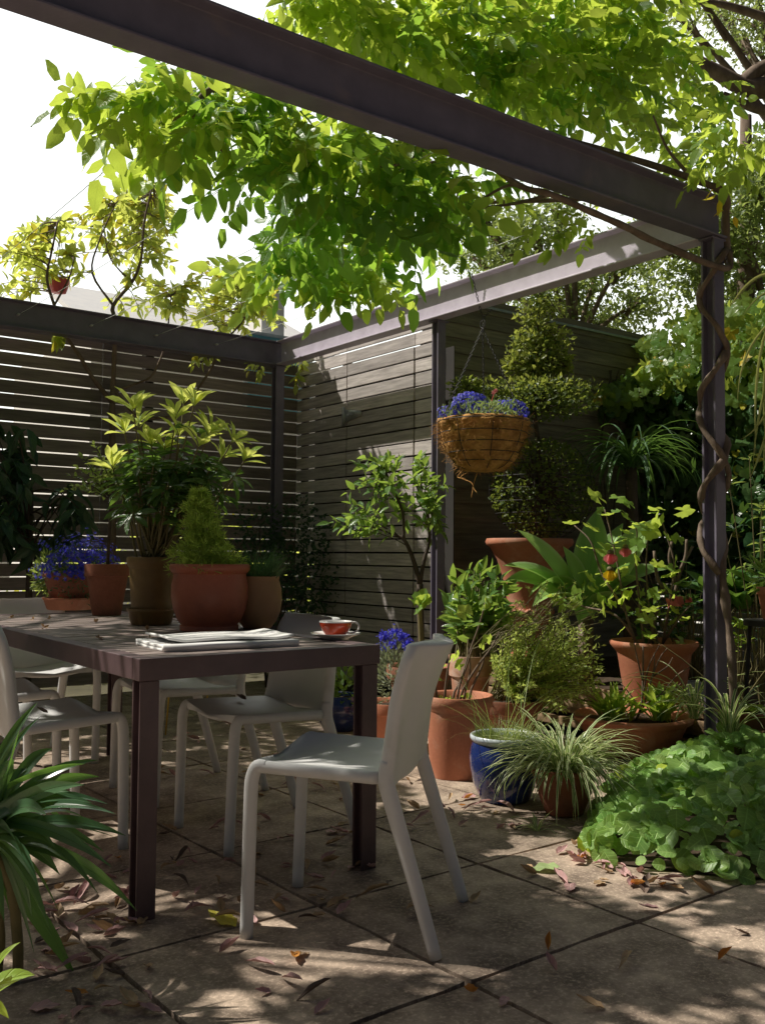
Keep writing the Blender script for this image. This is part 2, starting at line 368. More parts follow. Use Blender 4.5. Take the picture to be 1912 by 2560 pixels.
m_roof = surf('pale roof sheet', (.66, .65, .65), (.74, .72, .7), 6, .6, .1)
m_glass = surf('teal window glass', (.08, .22, .25), (.12, .3, .34), 3, .08, 0, spec=.8)
m_pinkpot = surf('pink plastic', (.55, .06, .10), (.65, .09, .14), 5, .4, 0)
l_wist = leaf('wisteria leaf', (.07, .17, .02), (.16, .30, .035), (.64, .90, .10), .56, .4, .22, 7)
l_wistd = leaf('shaded wisteria leaf', (.03, .10, .02), (.07, .18, .03), (.46, .74, .08), .48, .38, .22, 7)  # darker copy of the wisteria leaf, canopy shade put into the colour
l_lemon = leaf('lemon leaf', (.07, .14, .03), (.15, .24, .05), (.72, .82, .16), .55, .3, .2, 6, odd=(.55, .50, .05), oddp=.12)
l_cit = leaf('citrus leaf', (.05, .12, .035), (.11, .20, .045), (.42, .60, .09), .38, .26, .25, 6)
l_dark = leaf('dark evergreen leaf', (.018, .05, .028), (.04, .085, .045), (.08, .17, .03), .22, .35, .3, 7)
l_rhodo = leaf('long glossy leaf', (.03, .08, .025), (.06, .13, .035), (.22, .38, .05), .32, .28, .3, 5)
l_young = leaf('fresh yellow green leaf', (.20, .34, .06), (.32, .45, .09), (.75, .88, .18), .52, .35, .3, 5)
l_small = leaf('small pale leaf', (.07, .14, .03), (.16, .22, .05), (.40, .50, .10), .42, .38, .1, 3)
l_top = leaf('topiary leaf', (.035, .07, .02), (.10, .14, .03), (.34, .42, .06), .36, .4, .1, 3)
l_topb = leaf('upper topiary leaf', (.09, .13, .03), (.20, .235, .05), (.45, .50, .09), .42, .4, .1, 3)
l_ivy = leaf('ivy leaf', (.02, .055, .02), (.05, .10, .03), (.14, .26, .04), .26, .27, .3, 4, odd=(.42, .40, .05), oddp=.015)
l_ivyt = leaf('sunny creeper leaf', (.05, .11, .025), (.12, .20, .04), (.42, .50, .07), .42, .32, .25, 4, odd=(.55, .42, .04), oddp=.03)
l_tree = leaf('background tree leaf', (.06, .10, .03), (.13, .18, .06), (.45, .55, .14), .45, .45, .1, 3)
l_strap = leaf('strappy green leaf', (.035, .09, .03), (.06, .13, .045), (.20, .36, .06), .3, .3, .0, 1)
l_fore = leaf('broad strap leaf', (.035, .085, .045), (.06, .13, .06), (.22, .42, .06), .26, .24, .22, 0)
l_agave = leaf('soft agave leaf', (.15, .29, .075), (.25, .42, .12), (.42, .66, .14), .30, .36, .0, 0, edge=(.50, .62, .36))
l_var_e = leaf('cream leaf margin', (.45, .50, .26), (.58, .60, .34), (.6, .62, .3), .35, .35, 0, 0)
l_var_c = leaf('striped leaf centre', (.05, .12, .03), (.10, .19, .05), (.25, .4, .08), .32, .35, 0, 0)
l_gc = leaf('quilted ground cover leaf', (.13, .25, .065), (.22, .36, .095), (.46, .64, .10), .34, .42, .9, 5, odd=(.45, .55, .05), oddp=.02)
l_aby = leaf('maple shaped leaf', (.10, .21, .045), (.19, .32, .06), (.62, .76, .11), .48, .42, .15, 4)
l_ros = leaf('rosette leaf', (.13, .26, .04), (.24, .38, .06), (.60, .75, .10), .42, .3, .3, 5)
l_need = leaf('conifer needle', (.15, .25, .05), (.34, .44, .08), (.55, .68, .12), .4, .5, 0, 0)
l_grass = leaf('fine dark grass', (.03, .085, .035), (.06, .13, .05), (.12, .26, .06), .25, .45, 0, 0)
l_bush = leaf('fine bush leaf', (.13, .21, .04), (.32, .39, .10), (.65, .75, .17), .45, .4, .1, 2)
l_lob = leaf('lobelia flower', (.03, .035, .42), (.07, .07, .62), (.10, .09, .72), .4, .5, 0, 0)
l_lobw = leaf('pale blue flower', (.14, .14, .6), (.26, .26, .7), (.2, .2, .75), .4, .5, 0, 0)
l_pinkf = leaf('coral red flower', (.58, .13, .16), (.62, .22, .24), (.85, .25, .26), .5, .45, .2, 5)
l_yelf = leaf('yellow flower', (.70, .42, .02), (.78, .5, .03), (.8, .5, .03), .4, .45, .2, 5)
l_dry = {'pink': leaf('pink dry leaf', (.30, .15, .15), (.48, .30, .28), (.3, .15, .13), .15, .6, .2, 3),
         'tan': leaf('tan dry leaf', (.26, .16, .08), (.42, .29, .17), (.3, .18, .08), .15, .6, .2, 3),
         'orange': leaf('orange dry leaf', (.42, .16, .03), (.55, .25, .05), (.5, .2, .03), .2, .55, .2, 3),
         'yellow': leaf('yellow fallen leaf', (.48, .42, .05), (.58, .52, .08), (.55, .5, .06), .25, .5, .2, 4),
         'dark': leaf('dark dry leaf', (.06, .04, .03), (.12, .08, .06), (.1, .05, .03), .1, .6, .2, 3),
         'green': leaf('pale green fallen leaf', (.22, .30, .12), (.28, .36, .15), (.4, .5, .2), .2, .5, .3, 5)}

# ------------------------------------------------------------------ ground, paving
mb = MB(); mb.add([(-300, -300, -.05), (300, -300, -.05), (300, 300, -.05), (-300, 300, -.05)], [(0, 1, 2, 3)]); struct(mb, 'ground', m_earth)
TH = .9052; S = .6308
o3 = QM @ np.array([-.17468, 2.83628, 0]); ua = QM @ np.array([math.sin(TH), math.cos(TH), 0]); vb = QM @ np.array([math.cos(TH), -math.sin(TH), 0])
mb = MB()
Rp = np.array([ua, -vb, (0, 0, 1.)]).T
for i in range(-7, 8):
    for j in range(-8, 7):
        c = o3+ua*S*(i+.5)+vb*S*(j+.5)
        if c[0] > 4.25 or c[0] < -3.2 or c[1] > 6.9 or c[1] < -2.2: continue
        tx, ty = random.uniform(-.003, .003), random.uniform(-.003, .003)
        T = np.array(Euler((tx, ty, random.uniform(-.003, .003))).to_matrix())
        # slab: top face subdivided a little so the edges can be worn
        h = .04; L = (S-.011)/2; m = 9; V = []; 
        for a in range(m):
            for b in range(m):
                x, y = (a/(m-1)*2-1)*L, (b/(m-1)*2-1)*L; e = 0
                ex = a in (0, m-1) or b in (0, m-1)
                if a in (0, m-1): x += random.uniform(-.004, .0015)*np.sign(x)
                if b in (0, m-1): y += random.uniform(-.004, .0015)*np.sign(y)
                if a in (0, m-1) and b in (0, m-1): x *= .993; y *= .993
                V.append((x, y, -.002-random.random()*.0015 if ex else random.uniform(-.0006, .0006)))
        V = np.array(V); low = V.copy(); ring = [a*m for a in range(m)]+[(m-1)*m+b for b in range(1, m)]+[a*m+m-1 for a in range(m-2, -1, -1)]+[b for b in range(m-2, 0, -1)]
        F = [(a*m+b, (a+1)*m+b, (a+1)*m+b+1, a*m+b+1) for a in range(m-1) for b in range(m-1)]
        lowr = V[ring].copy(); lowr[:, 2] = -h; n0 = len(V); k = len(ring)
        F += [(ring[q], n0+q, n0+(q+1) % k, ring[(q+1) % k]) for q in range(k)]
        W = (np.vstack([V, lowr]) @ T.T) @ Rp.T + c
        mb.add(W, F)
struct(mb, 'paving', m_paver, angle=35)
# retained garden bed, right hand side
BZ = .235
mb = MB(); n = 40
gx = np.linspace(4.38, 6.72, 24); gy = np.linspace(-1.2, 5.15, 50); V = [(x, y, BZ-.02+.03*math.sin(x*5+y*3)*math.sin(y*4.3)+random.uniform(-.008, .008)) for x in gx for y in gy]
F = [(a*50+b, (a+1)*50+b, (a+1)*50+b+1, a*50+b+1) for a in range(23) for b in range(49)]
mb.add(V, F); struct(mb, 'garden_soil', m_soil)
t = thing('sleeper_edging', 'rough timber sleepers edging the raised garden bed behind the vine post', 'garden edging', (4.35, 2, 0))
for k, z in enumerate((.035, .128, .215)):
    mb = MB(); mb.box((4.35+random.uniform(-.004, .004), 2.0, z), (.045, 6.2, .078 if k else .055)); mb.build('sleeper', m_timber, t, bevel=.006)
mb = MB(); mb.box((4.392, 2.0, .11), (.02, 6.2, .2)); mb.build('backing_board', m_dark, t)

# ------------------------------------------------------------------ steel pergola
ZB, ZT = 2.523, 2.7155; XR, YF, YB, XL, YM = 3.99, 2.725, 6.745, -1.6, 4.775
def ibeam(mb, a, b, zb=ZB, zt=ZT, w=.1, tf=.011, tw=.009):
    a, b = np.array(a, float), np.array(b, float); d = nrm(b-a); s = np.array([-d[1], d[0]])
    prof = [(-w/2, zb), (w/2, zb), (w/2, zb+tf), (tw/2, zb+tf+.004), (tw/2, zt-tf-.004), (w/2, zt-tf), (w/2, zt), (-w/2, zt), (-w/2, zt-tf), (-tw/2, zt-tf-.004), (-tw/2, zb+tf+.004), (-w/2, zb+tf)]
    L = [[(p[0]+s[0]*x, p[1]+s[1]*x, z) for x, z in prof] for p in (a, b)]; mb.loft(L[::-1])
def hpost(mb, x, y, top, w=.1, tf=.012, tw=.010, along_y=True, z0=-.02):
    prof = [(-w/2, -w/2), (w/2, -w/2), (w/2, -w/2+tf), (tw/2, -w/2+tf), (tw/2, w/2-tf), (w/2, w/2-tf), (w/2, w/2), (-w/2, w/2), (-w/2, w/2-tf), (-tw/2, w/2-tf), (-tw/2, -w/2+tf), (-w/2, -w/2+tf)]
    if not along_y: prof = [(b, -a) for a, b in prof]
    mb.loft([[(x+a, y+b, z) for a, b in prof] for z in (z0, top)])
perg = thing('pergola', 'dark bronze steel pergola frame of I beams on posts with wires strung across', 'pergola', (2, 4.7, 0))
for nm, a, b, dz in (('beam', (XL-.3, YF), (XR+.05, YF), 0), ('beam', (XR, YF+.052), (XR, YB-.052), .001), ('beam', (XL-.05, YB), (XR+.05, YB), 0), ('beam', (XL, YF+.052), (XL, YB-.052), .001)):
    mb = MB(); ibeam(mb, a, b, ZB+dz, ZT-dz); mb.build(nm, m_steel_lit if a[0] == XR else m_steel, perg, smooth=False, bevel=.003)
for x, y, ay in ((XR, YF, True), (XR, YB, True), (XR+.03, YM, True), (XL, YF, True), (XL, YB, True)):
    mb = MB(); hpost(mb, x, y, ZB-.001, along_y=ay, w=.076 if y != YM else .064); 
    mb.box((x, y, ZB-.007), (.11, .08, .008)); mb.build('post', m_steel, perg, smooth=False, bevel=.002)
for x in (-.6, .2, 1.45, 1.935, 2.44, 2.93, 3.425):
    mb = MB(); p = [(x-.004, YB-.01, 2.617), (x, YB-.045, 2.618)]; mb.tube(p, .008, 6)
    q = np.linspace(0, 1, 12)[:, None]; P = np.array([x, YB-.04, 2.618])*(1-q)+np.array([x+.02, YF+.01, 2.632])*q; P[:, 2] -= .03*np.sin(q[:, 0]*PI); mb.tube(P, .0017, 5)
    mb.build('wire', m_wirel, perg)

# ------------------------------------------------------------------ fences, gate, wall
XF, YL, YW, XE, PT = 4.32, 6.97, 5.17, 6.75, .0985
def slats(mb, axis, lo, hi, pos, z0, z1, th=.019, gap=.011, skip=None, jz=.002, breaks=()):
    z = z0
    while z < z1-.02:
        h = min(PT-gap, z1-z); segs = []; cuts = [lo, *breaks, hi]
        for a, b in zip(cuts[:-1], cuts[1:]):
            if skip and skip(a, b, z): continue
            c = (a+b)/2; l = b-a-.003; d = random.uniform(-jz, jz); h = h-random.uniform(-.0015, .003)
            mb.box((pos+d, c, z+h/2) if axis == 'y' else (c, pos+d, z+h/2), (th, l, h) if axis == 'y' else (l, th, h))
        z += PT
_PG = .0075
fl = thing('slat_fence', 'long dark horizontal slat fence with bright gaps along the back of the patio', 'fence', (1, YL, 0))
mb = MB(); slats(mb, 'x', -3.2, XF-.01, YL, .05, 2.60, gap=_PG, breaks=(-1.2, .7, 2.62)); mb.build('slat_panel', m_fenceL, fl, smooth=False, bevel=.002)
for x in (-2.2, -.4, 1.35, 3.0):
    mb = MB(); mb.box((x, YL+.055, 1.3), (.07, .07, 2.62)); mb.build('fence_post', m_dark, fl, smooth=False)
fr = thing('slat_fence', 'dark horizontal slat fence on the right with a narrow gate cut into it', 'fence', (XF, 6, 0))
g0, g1, gtop = 5.392, 6.224, 2.415
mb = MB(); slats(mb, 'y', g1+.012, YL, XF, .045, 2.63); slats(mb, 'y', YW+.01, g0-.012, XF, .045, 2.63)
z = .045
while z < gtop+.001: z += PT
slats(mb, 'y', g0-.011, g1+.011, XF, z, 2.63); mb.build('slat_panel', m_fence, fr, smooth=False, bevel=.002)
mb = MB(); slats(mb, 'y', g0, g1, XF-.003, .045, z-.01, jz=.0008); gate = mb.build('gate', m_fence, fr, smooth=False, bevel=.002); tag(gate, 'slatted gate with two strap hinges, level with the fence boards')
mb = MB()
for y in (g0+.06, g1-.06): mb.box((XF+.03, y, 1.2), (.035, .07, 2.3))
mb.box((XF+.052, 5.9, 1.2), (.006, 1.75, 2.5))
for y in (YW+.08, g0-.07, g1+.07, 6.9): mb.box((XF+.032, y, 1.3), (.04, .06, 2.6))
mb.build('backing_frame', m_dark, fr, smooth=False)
for z in (2.09, 1.2):
    mb = MB(); mb.box((XF-.016, g1+.045, z), (.006, .035, .15)); 
    V = [(XF-.018, g1+.03, z-.055), (XF-.018, g1+.03, z+.055), (XF-.018, g1-.2, z+.018), (XF-.018, g1-.2, z-.018)]; V += [(a-.006, b, c) for a, b, c in V]
    mb.add(V, [(0, 1, 2, 3), (7, 6, 5, 4), (0, 4, 5, 1), (1, 5, 6, 2), (2, 6, 7, 3), (3, 7, 4, 0)])
    mb.tube([(XF-.022, g1+.022, z-.06), (XF-.022, g1+.022, z+.06)], .009, 8)
    for yy in (g1-.03, g1-.09, g1-.15): mb.lathe([(0, .006), (.009, .004), (.011, 0)], (XF-.028, yy, z), 8)
    mb.build('hinge', m_zinc, gate)
wl = thing('board_wall', 'brown weatherboard wall of a low shed behind the topiary', 'wall', (5.5, YW, 0))
mb = MB(); z = .1; k = 0; lim = 2.78
while z < lim:
    pw = .1065; V = []
    prof = [(0, z), (-.016, z), (-.005, z+pw), (0, z+pw)]
    mb.loft([[(x, YW+b, c) for b, c in prof] for x in (XF+.012, XE)]); z += pw
mb.build('board_cladding', m_wallb, wl, smooth=False)
mb = MB(); mb.box(((XF+XE)/2+.01, YW+.09, 1.4), (XE-XF-.02, .16, 2.78)); mb.build('wall_core', m_dark, wl, smooth=False)
mb = MB(); mb.box(((XF+XE)/2, YW+.06, lim+.025), (XE-XF+.02, .2, .02)); mb.build('capping', m_zinc, wl, smooth=False, bevel=.003)
fe = thing('slat_fence', 'shaded slat fence under creeper along the right boundary behind the vine post', 'fence', (XE, 3, 0))
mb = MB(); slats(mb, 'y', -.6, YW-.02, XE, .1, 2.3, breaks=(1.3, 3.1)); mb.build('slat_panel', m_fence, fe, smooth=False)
for y in (-.4, 1.3, 3.1, 4.9):
    mb = MB(); mb.box((XE+.05, y, 1.2), (.07, .08, 2.4)); mb.build('fence_post', m_dark, fe, smooth=False)

# ------------------------------------------------------------------ table
TZ = .713; TX0, TX1, TY0, TY1 = 1.075, 1.895, 2.535, 4.72
tb = thing('garden_table', 'long brown steel framed table with dark weathered slatted timber top', 'table', ((TX0+TX1)/2, (TY0+TY1)/2, 0))
mb = MB(); fw, fd = .05, .062
for c, s in ((((TX0+TX1)/2, TY0+fw/2, TZ-fd/2), (TX1-TX0, fw, fd)), (((TX0+TX1)/2, TY1-fw/2, TZ-fd/2), (TX1-TX0, fw, fd)), ((TX0+fw/2, (TY0+TY1)/2, TZ-fd/2), (fw, TY1-TY0-2*fw-.001, fd)), ((TX1-fw/2, (TY0+TY1)/2, TZ-fd/2), (fw, TY1-TY0-2*fw-.001, fd))): mb.box(c, s)
mb.build('table_frame', m_tsteel, tb, smooth=False, bevel=.003)
mb = MB(); y = TY0+fw+.006
while y+.07 < TY1-fw:
    mb.box(((TX0+TX1)/2, y+.0345, TZ-.012+random.uniform(-.0015, .001)), (TX1-TX0-2*fw-.008, .069, .022), rz=random.uniform(-.001, .001)); y += .0765
mb.build('slatted_top', m_slat, tb, smooth=False, bevel=.003)
for x in (TX0+.034, TX1-.034):
    for y in (TY0+.034, TY1-.034):
        mb = MB(); hpost(mb, x, y, TZ-fd-.001, w=.056, tf=.008, tw=.010, along_y=True, z0=0); mb.build('leg', m_tsteel, tb, smooth=False, bevel=.002)

# ------------------------------------------------------------------ moulded stacking chairs
def make_chair(label):
    r = thing('stacking_chair', label, 'chair', (0, 0, 0), 'pale moulded chairs around the garden table')
    tr = .0175
    SB = -.128
    def ring(y, zr, hw, dip, th=.007, tilt=0.):       # cross-section of the seat: rolled side rails, thin sagging panel between
        a = []
        for k in range(10):
            q = math.radians(300-k*24); a.append((-hw+tr*math.cos(q), zr+tr*math.sin(q)))
        top = [(-hw+tr*1.2+(2*hw-2.4*tr)*k/12., None) for k in range(1, 12)]
        for x, _ in top: u = x/(hw-tr); a.append((x, zr+.012-dip*(1-u*u)**.8))
        for k in range(10):
            q = math.radians(96-k*24); a.append((hw+tr*math.cos(q), zr+tr*math.sin(q)))
        for x, _ in top[::-1]: u = x/(hw-tr); a.append((x, zr+.012-th-dip*(1-u*u)**.8))
        return [(x, y, z) for x, z in a]
    L = []
    for k in range(15):
        t = k/14.; y = .232-(.232-SB-.005)*t; dip = .012+.020*math.exp(-(t/.25)**2)+.010*math.sin(PI*t); zr = .447-.012*t; L.append(ring(y, zr, .213-.002*t, dip))
    mb = MB(); mb.loft(L)
    st_ = mb.build('seat', m_chair, r, local=True); sd = st_.modifiers.new('round', 'SUBSURF'); sd.levels = sd.render_levels = 1
    mb = MB(); L = []
    for k in range(20):                                # back: side rails rise from the rear legs, panel is hollowed backwards
        t = k/19.; z = .405+t*.358; y = SB-.006*math.sin(PI*min(1, t*1.6))-.062*t**1.8; hw = .209-.010*t-.022*(1-math.sqrt(max(0., 1-max(0., (t-.86)/.14)**2))); rr = tr*(1.22-.25*t)
        hol = .022+.046*t; lift = .006*max(0, (t-.6)/.4)**2
        a = []
        for s in range(10):
            q = math.radians(200-s*24+60); a.append((-hw+rr*math.cos(q), rr*math.sin(q), 0))
        xs = [-hw+rr*1.2+(2*hw-2.4*rr)*s/12. for s in range(1, 12)]
        for x in xs: u = x/(hw-rr); a.append((x, .006-hol*(1-abs(u)**2.2), -lift*(1-u*u)*1.5))
        for s in range(10):
            q = math.radians(136-s*24-16); a.append((hw+rr*math.cos(q), rr*math.sin(q), 0))
        for x in xs[::-1]: u = x/(hw-rr); a.append((x, -.004-hol*(1-abs(u)**2.2), -lift*(1-u*u)*1.5))
        edge = [0 for p in a]
        L.append([(p[0], y+p[1], z+p[2]+e) for p, e in zip(a, edge)])
    # rolled top edge
    top = np.array(L[-1]); c = np.array([0, top[:, 1].mean(), 0]); 
    m1 = top.copy(); n = len(top)
    front = list(range(10, 21)); back = list(range(n-11, n))[::-1]
    for f_, b_ in zip(front, back):
        mid = (top[f_]+top[b_])/2; m1[f_] = mid+(top[f_]-mid)*1.6; m1[b_] = mid+(top[b_]-mid)*1.6
    m1[:, 2] += .008; m2 = m1.copy()
    for f_, b_ in zip(front, back):
        mid = (m1[f_]+m1[b_])/2; m2[f_] = mid+(m1[f_]-mid)*.4; m2[b_] = mid+(m1[b_]-mid)*.4
    for g in (range(0, 10), range(21, 31)):
        g = list(g); cc = m1[g].mean(0); m2[g] = cc+(m1[g]-cc)*.55
    m2[:, 2] += .006
    for q in (m1, m2): q[:, 0] *= .985
    m2[:, 0] *= .985
    L += [m1, m2]; mb.loft(L); bk = mb.build('backrest', m_chair, r, local=True); sd = bk.modifiers.new('round', 'SUBSURF'); sd.levels = sd.render_levels = 1
    for sx in (-1, 1):
        mb = MB(); P = smooth_path([(sx*.205, .243, 0), (sx*.209, .238, .2), (sx*.213, .233, .37), (sx*.213, .2285, .42), (sx*.213, .2155, .4445), (sx*.213, .19, .447)], 6); rr = np.interp(np.linspace(0, 1, len(P)), [0, .5, .8, 1], [.0175, .0188, .0182, .0165]); mb.tube(P, rr, 12); mb.build('leg', m_chair, r, local=True)
    for sx in (-1, 1):
        mb = MB(); P = smooth_path([(sx*.211, -.262, 0), (sx*.211, -.220, .14), (sx*.211, -.176, .28), (sx*.210, -.143, .385), (sx*.209, SB-.003, .43), (sx*.209, SB-.006, .48)], 5); rr = np.interp(np.linspace(0, 1, len(P)), [0, .55, .85, 1], [.0165, .0215, .022, .0185]); mb.tube(P, rr, 12); mb.build('leg', m_chair, r, local=True)
    return r
def put(o, x, y, face): o.location = (x, y, 0); o.rotation_euler = (0, 0, math.atan2(face[1], face[0])-PI/2)
ch = make_chair('nearest pale chair, pulled out from the table corner with its back to the vine post')
put(ch, 1.590, 2.225, (-.63, .775))
for x, y, f, l in ((1.815, 3.125, (-1, .03), 'pale chair tucked under the right side of the table beside the red cup'),
                   (1.86, 3.86, (-1, -.02), 'pale chair tucked in on the right side behind the one beside the cup'),
                   (1.06, 3.40, (1, .05), 'pale chair at the left picture edge with sunlight on its backrest'),
                   (1.07, 4.08, (1, -.03), 'pale chair on the left side of the table, second from the camera'),
                   (1.50, 4.80, (.08, -1), 'pale chair at the far head of the table beyond the blue flowers')):
    c = copy_tree(ch); c['label'] = l; put(c, x, y, f)
# ------------------------------------------------------------------ pots
def pot_prof(kind, r, h, th=.012):
    if kind == 'classic': o = [(r*.62, 0), (r*.64, .004), (r*.90, h*.74), (r*.92, h*.76), (r*1.0, h*.77), (r*1.01, h*.80), (r*1.03, h*.985), (r*1.02, h)]
    elif kind == 'straight': o = [(r*.78, 0), (r*.80, .01), (r*.92, h*.80), (r*.925, h*.82), (r*1.0, h*.87), (r*1.03, h*.92), (r*1.03, h*.98), (r*1.01, h)]
    elif kind == 'belly': o = [(r*.70, 0), (r*.73, h*.01), (r*.73, h*.075), (r*.70, h*.09), (r*.80, h*.17), (r*.90, h*.32), (r*.955, h*.50), (r*.95, h*.68), (r*.91, h*.80), (r*.90, h*.85), (r*.95, h*.88), (r*1.0, h*.92), (r*1.0, h*.97), (r*.97, h)]
    elif kind == 'ball': o = [(r*.50, 0), (r*.56, h*.01), (r*.78, h*.14), (r*.94, h*.33), (r*1.0, h*.55), (r*.97, h*.75), (r*.90, h*.88), (r*.86, h*.93), (r*.885, h*.97), (r*.87, h)]
    elif kind == 'bowl': o = [(r*.55, 0), (r*.6, h*.03), (r*.80, h*.40), (r*.92, h*.76), (r*.95, h*.80), (r*1.02, h*.86), (r*1.04, h*.95), (r*1.01, h)]
    elif kind == 'tub': o = [(r*.68, 0), (r*.70, .01), (r*.86, h*.76), (r*.87, h*.78), (r*.885, h*.81), (r*.95, h*.86), (r*1.03, h*.93), (r*1.04, h*.97), (r*1.02, h)]
    elif kind == 'glazed': o = [(r*.66, 0), (r*.70, h*.02), (r*.90, h*.25), (r*1.0, h*.50), (r*1.02, h*.66), (r*.97, h*.82), (r*.92, h*.88)]
    return o
def make_pot(t, kind, c, r, h, mat, th=.014, soil=.88, n=48, nm='pot'):
    o = pot_prof(kind, r, h); rt = o[-1][0]
    ins = [(rt-th*.4, h), (rt-th, h*.985), (min(o[-1][0], r*.88)-th, h*.85), (o[0][0]*.9, h*.5), (0.001, h*.5)]
    full = []
    for (a, b), (a2, b2) in zip(o[:-1], o[1:]): full += [(a, b)]
    full += [o[-1]]+ins
    ph = rng.uniform(0, 6, 3)
    mb = MB(); mb.lathe([(0.001, 0)]+full, c, n, wob=lambda a, z: r*.006*(np.sin(a*2+ph[0])+.6*np.sin(a*3+ph[1]+z*9))); p = mb.build(nm, mat, t, angle=50)
    if soil:
        rs = r*.86; mb = MB(); V = [(c[0], c[1], c[2]+h*soil+.006)]; F = []
        for k, q in enumerate((.4, .75, 1.)):
            for j in range(24): a = j*PI/12; V.append((c[0]+rs*q*math.cos(a), c[1]+rs*q*math.sin(a), c[2]+h*soil+random.uniform(-.006, .008)))
        F = [(0, 1+j, 1+(j+1) % 24) for j in range(24)]+[(1+k*24+j, 1+(k+1)*24+j, 1+(k+1)*24+(j+1) % 24, 1+k*24+(j+1) % 24) for k in range(2) for j in range(24)]
        mb.add(V, F); mb.build('soil', m_soil, t)
    return p
def saucer(label, c, r, h, mat, nm='saucer'):
    o = thing(nm, label, 'saucer', c); mb = MB(); mb.lathe([(.001, 0), (r*.80, 0), (r*.83, .003), (r*.95, h*.8), (r*1.0, h*.85), (r*1.0, h), (r*.96, h), (r*.92, h*.8), (r*.80, h*.3), (.001, h*.28)], c, 40); mb.build('dish', mat, o, angle=50); return o
def tilt(c, R): return np.array(c)+np.array([FWD[0], FWD[1], 0])*R      # centre of a round thing whose nearest foot point is c
VDIR = nrm(np.array([FWD[0], FWD[1], 0])); VR = nrm(np.array([RGT[0], RGT[1], 0]))
def depth(c): return float(np.dot(np.array(c)-CAM, QM @ CM.T @ np.array([0, 0, 1.])))

T_ov = leaf_tpl(.45, 4, .2, .15, 'ovate'); T_ov2 = leaf_tpl(.6, 3, .2, .2, 'ovate'); T_lan = leaf_tpl(.26, 5, .25, .18, 'lance'); T_obov = leaf_tpl(.28, 5, .25, .25, 'obov', 3, .15)
T_diam = leaf_tpl(.5, 2, .2, .1, 'ovate'); T_round = leaf_tpl(.85, 5, .1, .15, 'round', 5); T_heart = leaf_tpl(.88, 8, .10, .22, 'round', 7, .10); T_need = leaf_tpl(.13, 2, 0, .1, 'lance', 2)
T_ivy = lobed_tpl(3); T_maple = lobed_tpl(5); T_pet = leaf_tpl(.75, 2, -.1, .3, 'round', 3); T_drop = leaf_tpl(.34, 5, .3, .45, 'lance', 3)
def flower_tpl(n=5, cup=.35, W=.7):
    p = leaf_tpl(W, 2, .05, .1, 'obov', 3)
    return merge_tpl([(p, frame((math.cos(a), math.sin(a), cup), (0, 0, 1)), (0, 0, 0), 1.) for a in np.arange(n)*2*PI/n])
_fl = flower_tpl(); FLT = (_fl[0][:, [0, 2, 1]]*np.array([1, 1, -1]), _fl[1], _fl[2])     # opens along +y (the inst direction)
def stems_leaves(paths, per, size, tpl, out_up=.35, mbl=None, start=.3, rad=.004, mbs=None, jitter=.3, pts=None):
    """twigs with alternating leaves"""
    mbl = mbl or MB(); mbs = mbs or MB()
    for P in paths:
        P = np.asarray(P); mbs.tube(P, np.linspace(rad, rad*.4, len(P)), 5, cap=False)
        k = rng.integers(per[0], per[1]+1); ts = np.linspace(start, 1, k); Q = np.array([[np.interp(t, np.linspace(0, 1, len(P)), P[:, i]) for i in range(3)] for t in ts])
        T = nrm(np.array([P[min(len(P)-1, int(t*(len(P)-1))+1)]-P[max(0, int(t*(len(P)-1))-1)] for t in ts]))
        a = np.arange(k)*2.4+rng.uniform(0, 6); u = nrm(np.cross(T, (0.2, .1, 1))); v = np.cross(T, u); D = nrm(np.cos(a)[:, None]*u+np.sin(a)[:, None]*v+T*.7+np.array([0, 0, out_up])+rng.normal(size=(k, 3))*jitter)
        D[-1] = nrm(T[-1]+rng.normal(size=3)*.15); mbl.inst(tpl, Q, D, rdir(k, 1.2), rng.uniform(size[0], size[1], k))
    return mbl, mbs

# ---- on the table: five pots, cup, newspaper
def on_table(dx, dy, z=TZ): return Zp(dx, dy, z)
# large red brown pot with dwarf conifer
c = np.array([1.70, 3.36, TZ]); D = depth(c)
t = thing('potted_conifer', 'dwarf conifer with soft needles in the red brown bellied pot on the table', 'potted plant', c)
R = px(172, D)/2; H = px(143, D); make_pot(t, 'belly', c, R, H, m_terra_b, .016)
mb = MB(); mbd = MB()
for lo, hi, rad, n in ((0, .46, .100, 2300), (.40, .66, .058, 800), (.55, 1.0, .050, 1100)):
    zz = rng.uniform(lo, hi, n); hh = px(178, D); a = rng.uniform(0, 2*PI, n); r = rad*(1-.75*((zz-lo)/(hi-lo))**3 if hi < 1 else 1-.8*((zz-lo)/(hi-lo))**2)*rng.uniform(.3, 1.25, n)**.6
    lump = 1+.30*np.sin(a*3+zz*23)+.22*np.sin(a*7-zz*41); r *= lump
    off = np.outer(zz, px(-22, D)*VR)*(0 if 0 else 1)+px(-6, D)*VR
    P = c+off+np.stack([r*np.cos(a), r*np.sin(a), H*.86+zz*hh], 1); Dn = nrm(np.stack([np.cos(a), np.sin(a), .55+0*a], 1)+rng.normal(size=(n, 3))*.55)
    for k in range(2): mb.inst(T_need, P, nrm(Dn+rng.normal(size=(n, 3))*.5), rdir(n), rng.uniform(.020, .036, n))
mb.tube([c+(0, 0, H*.8), c+px(-20, D)*VR+(0, 0, H*.8+px(150, D))], [.012, .004], 6); 
mb.build('foliage', l_need, t)
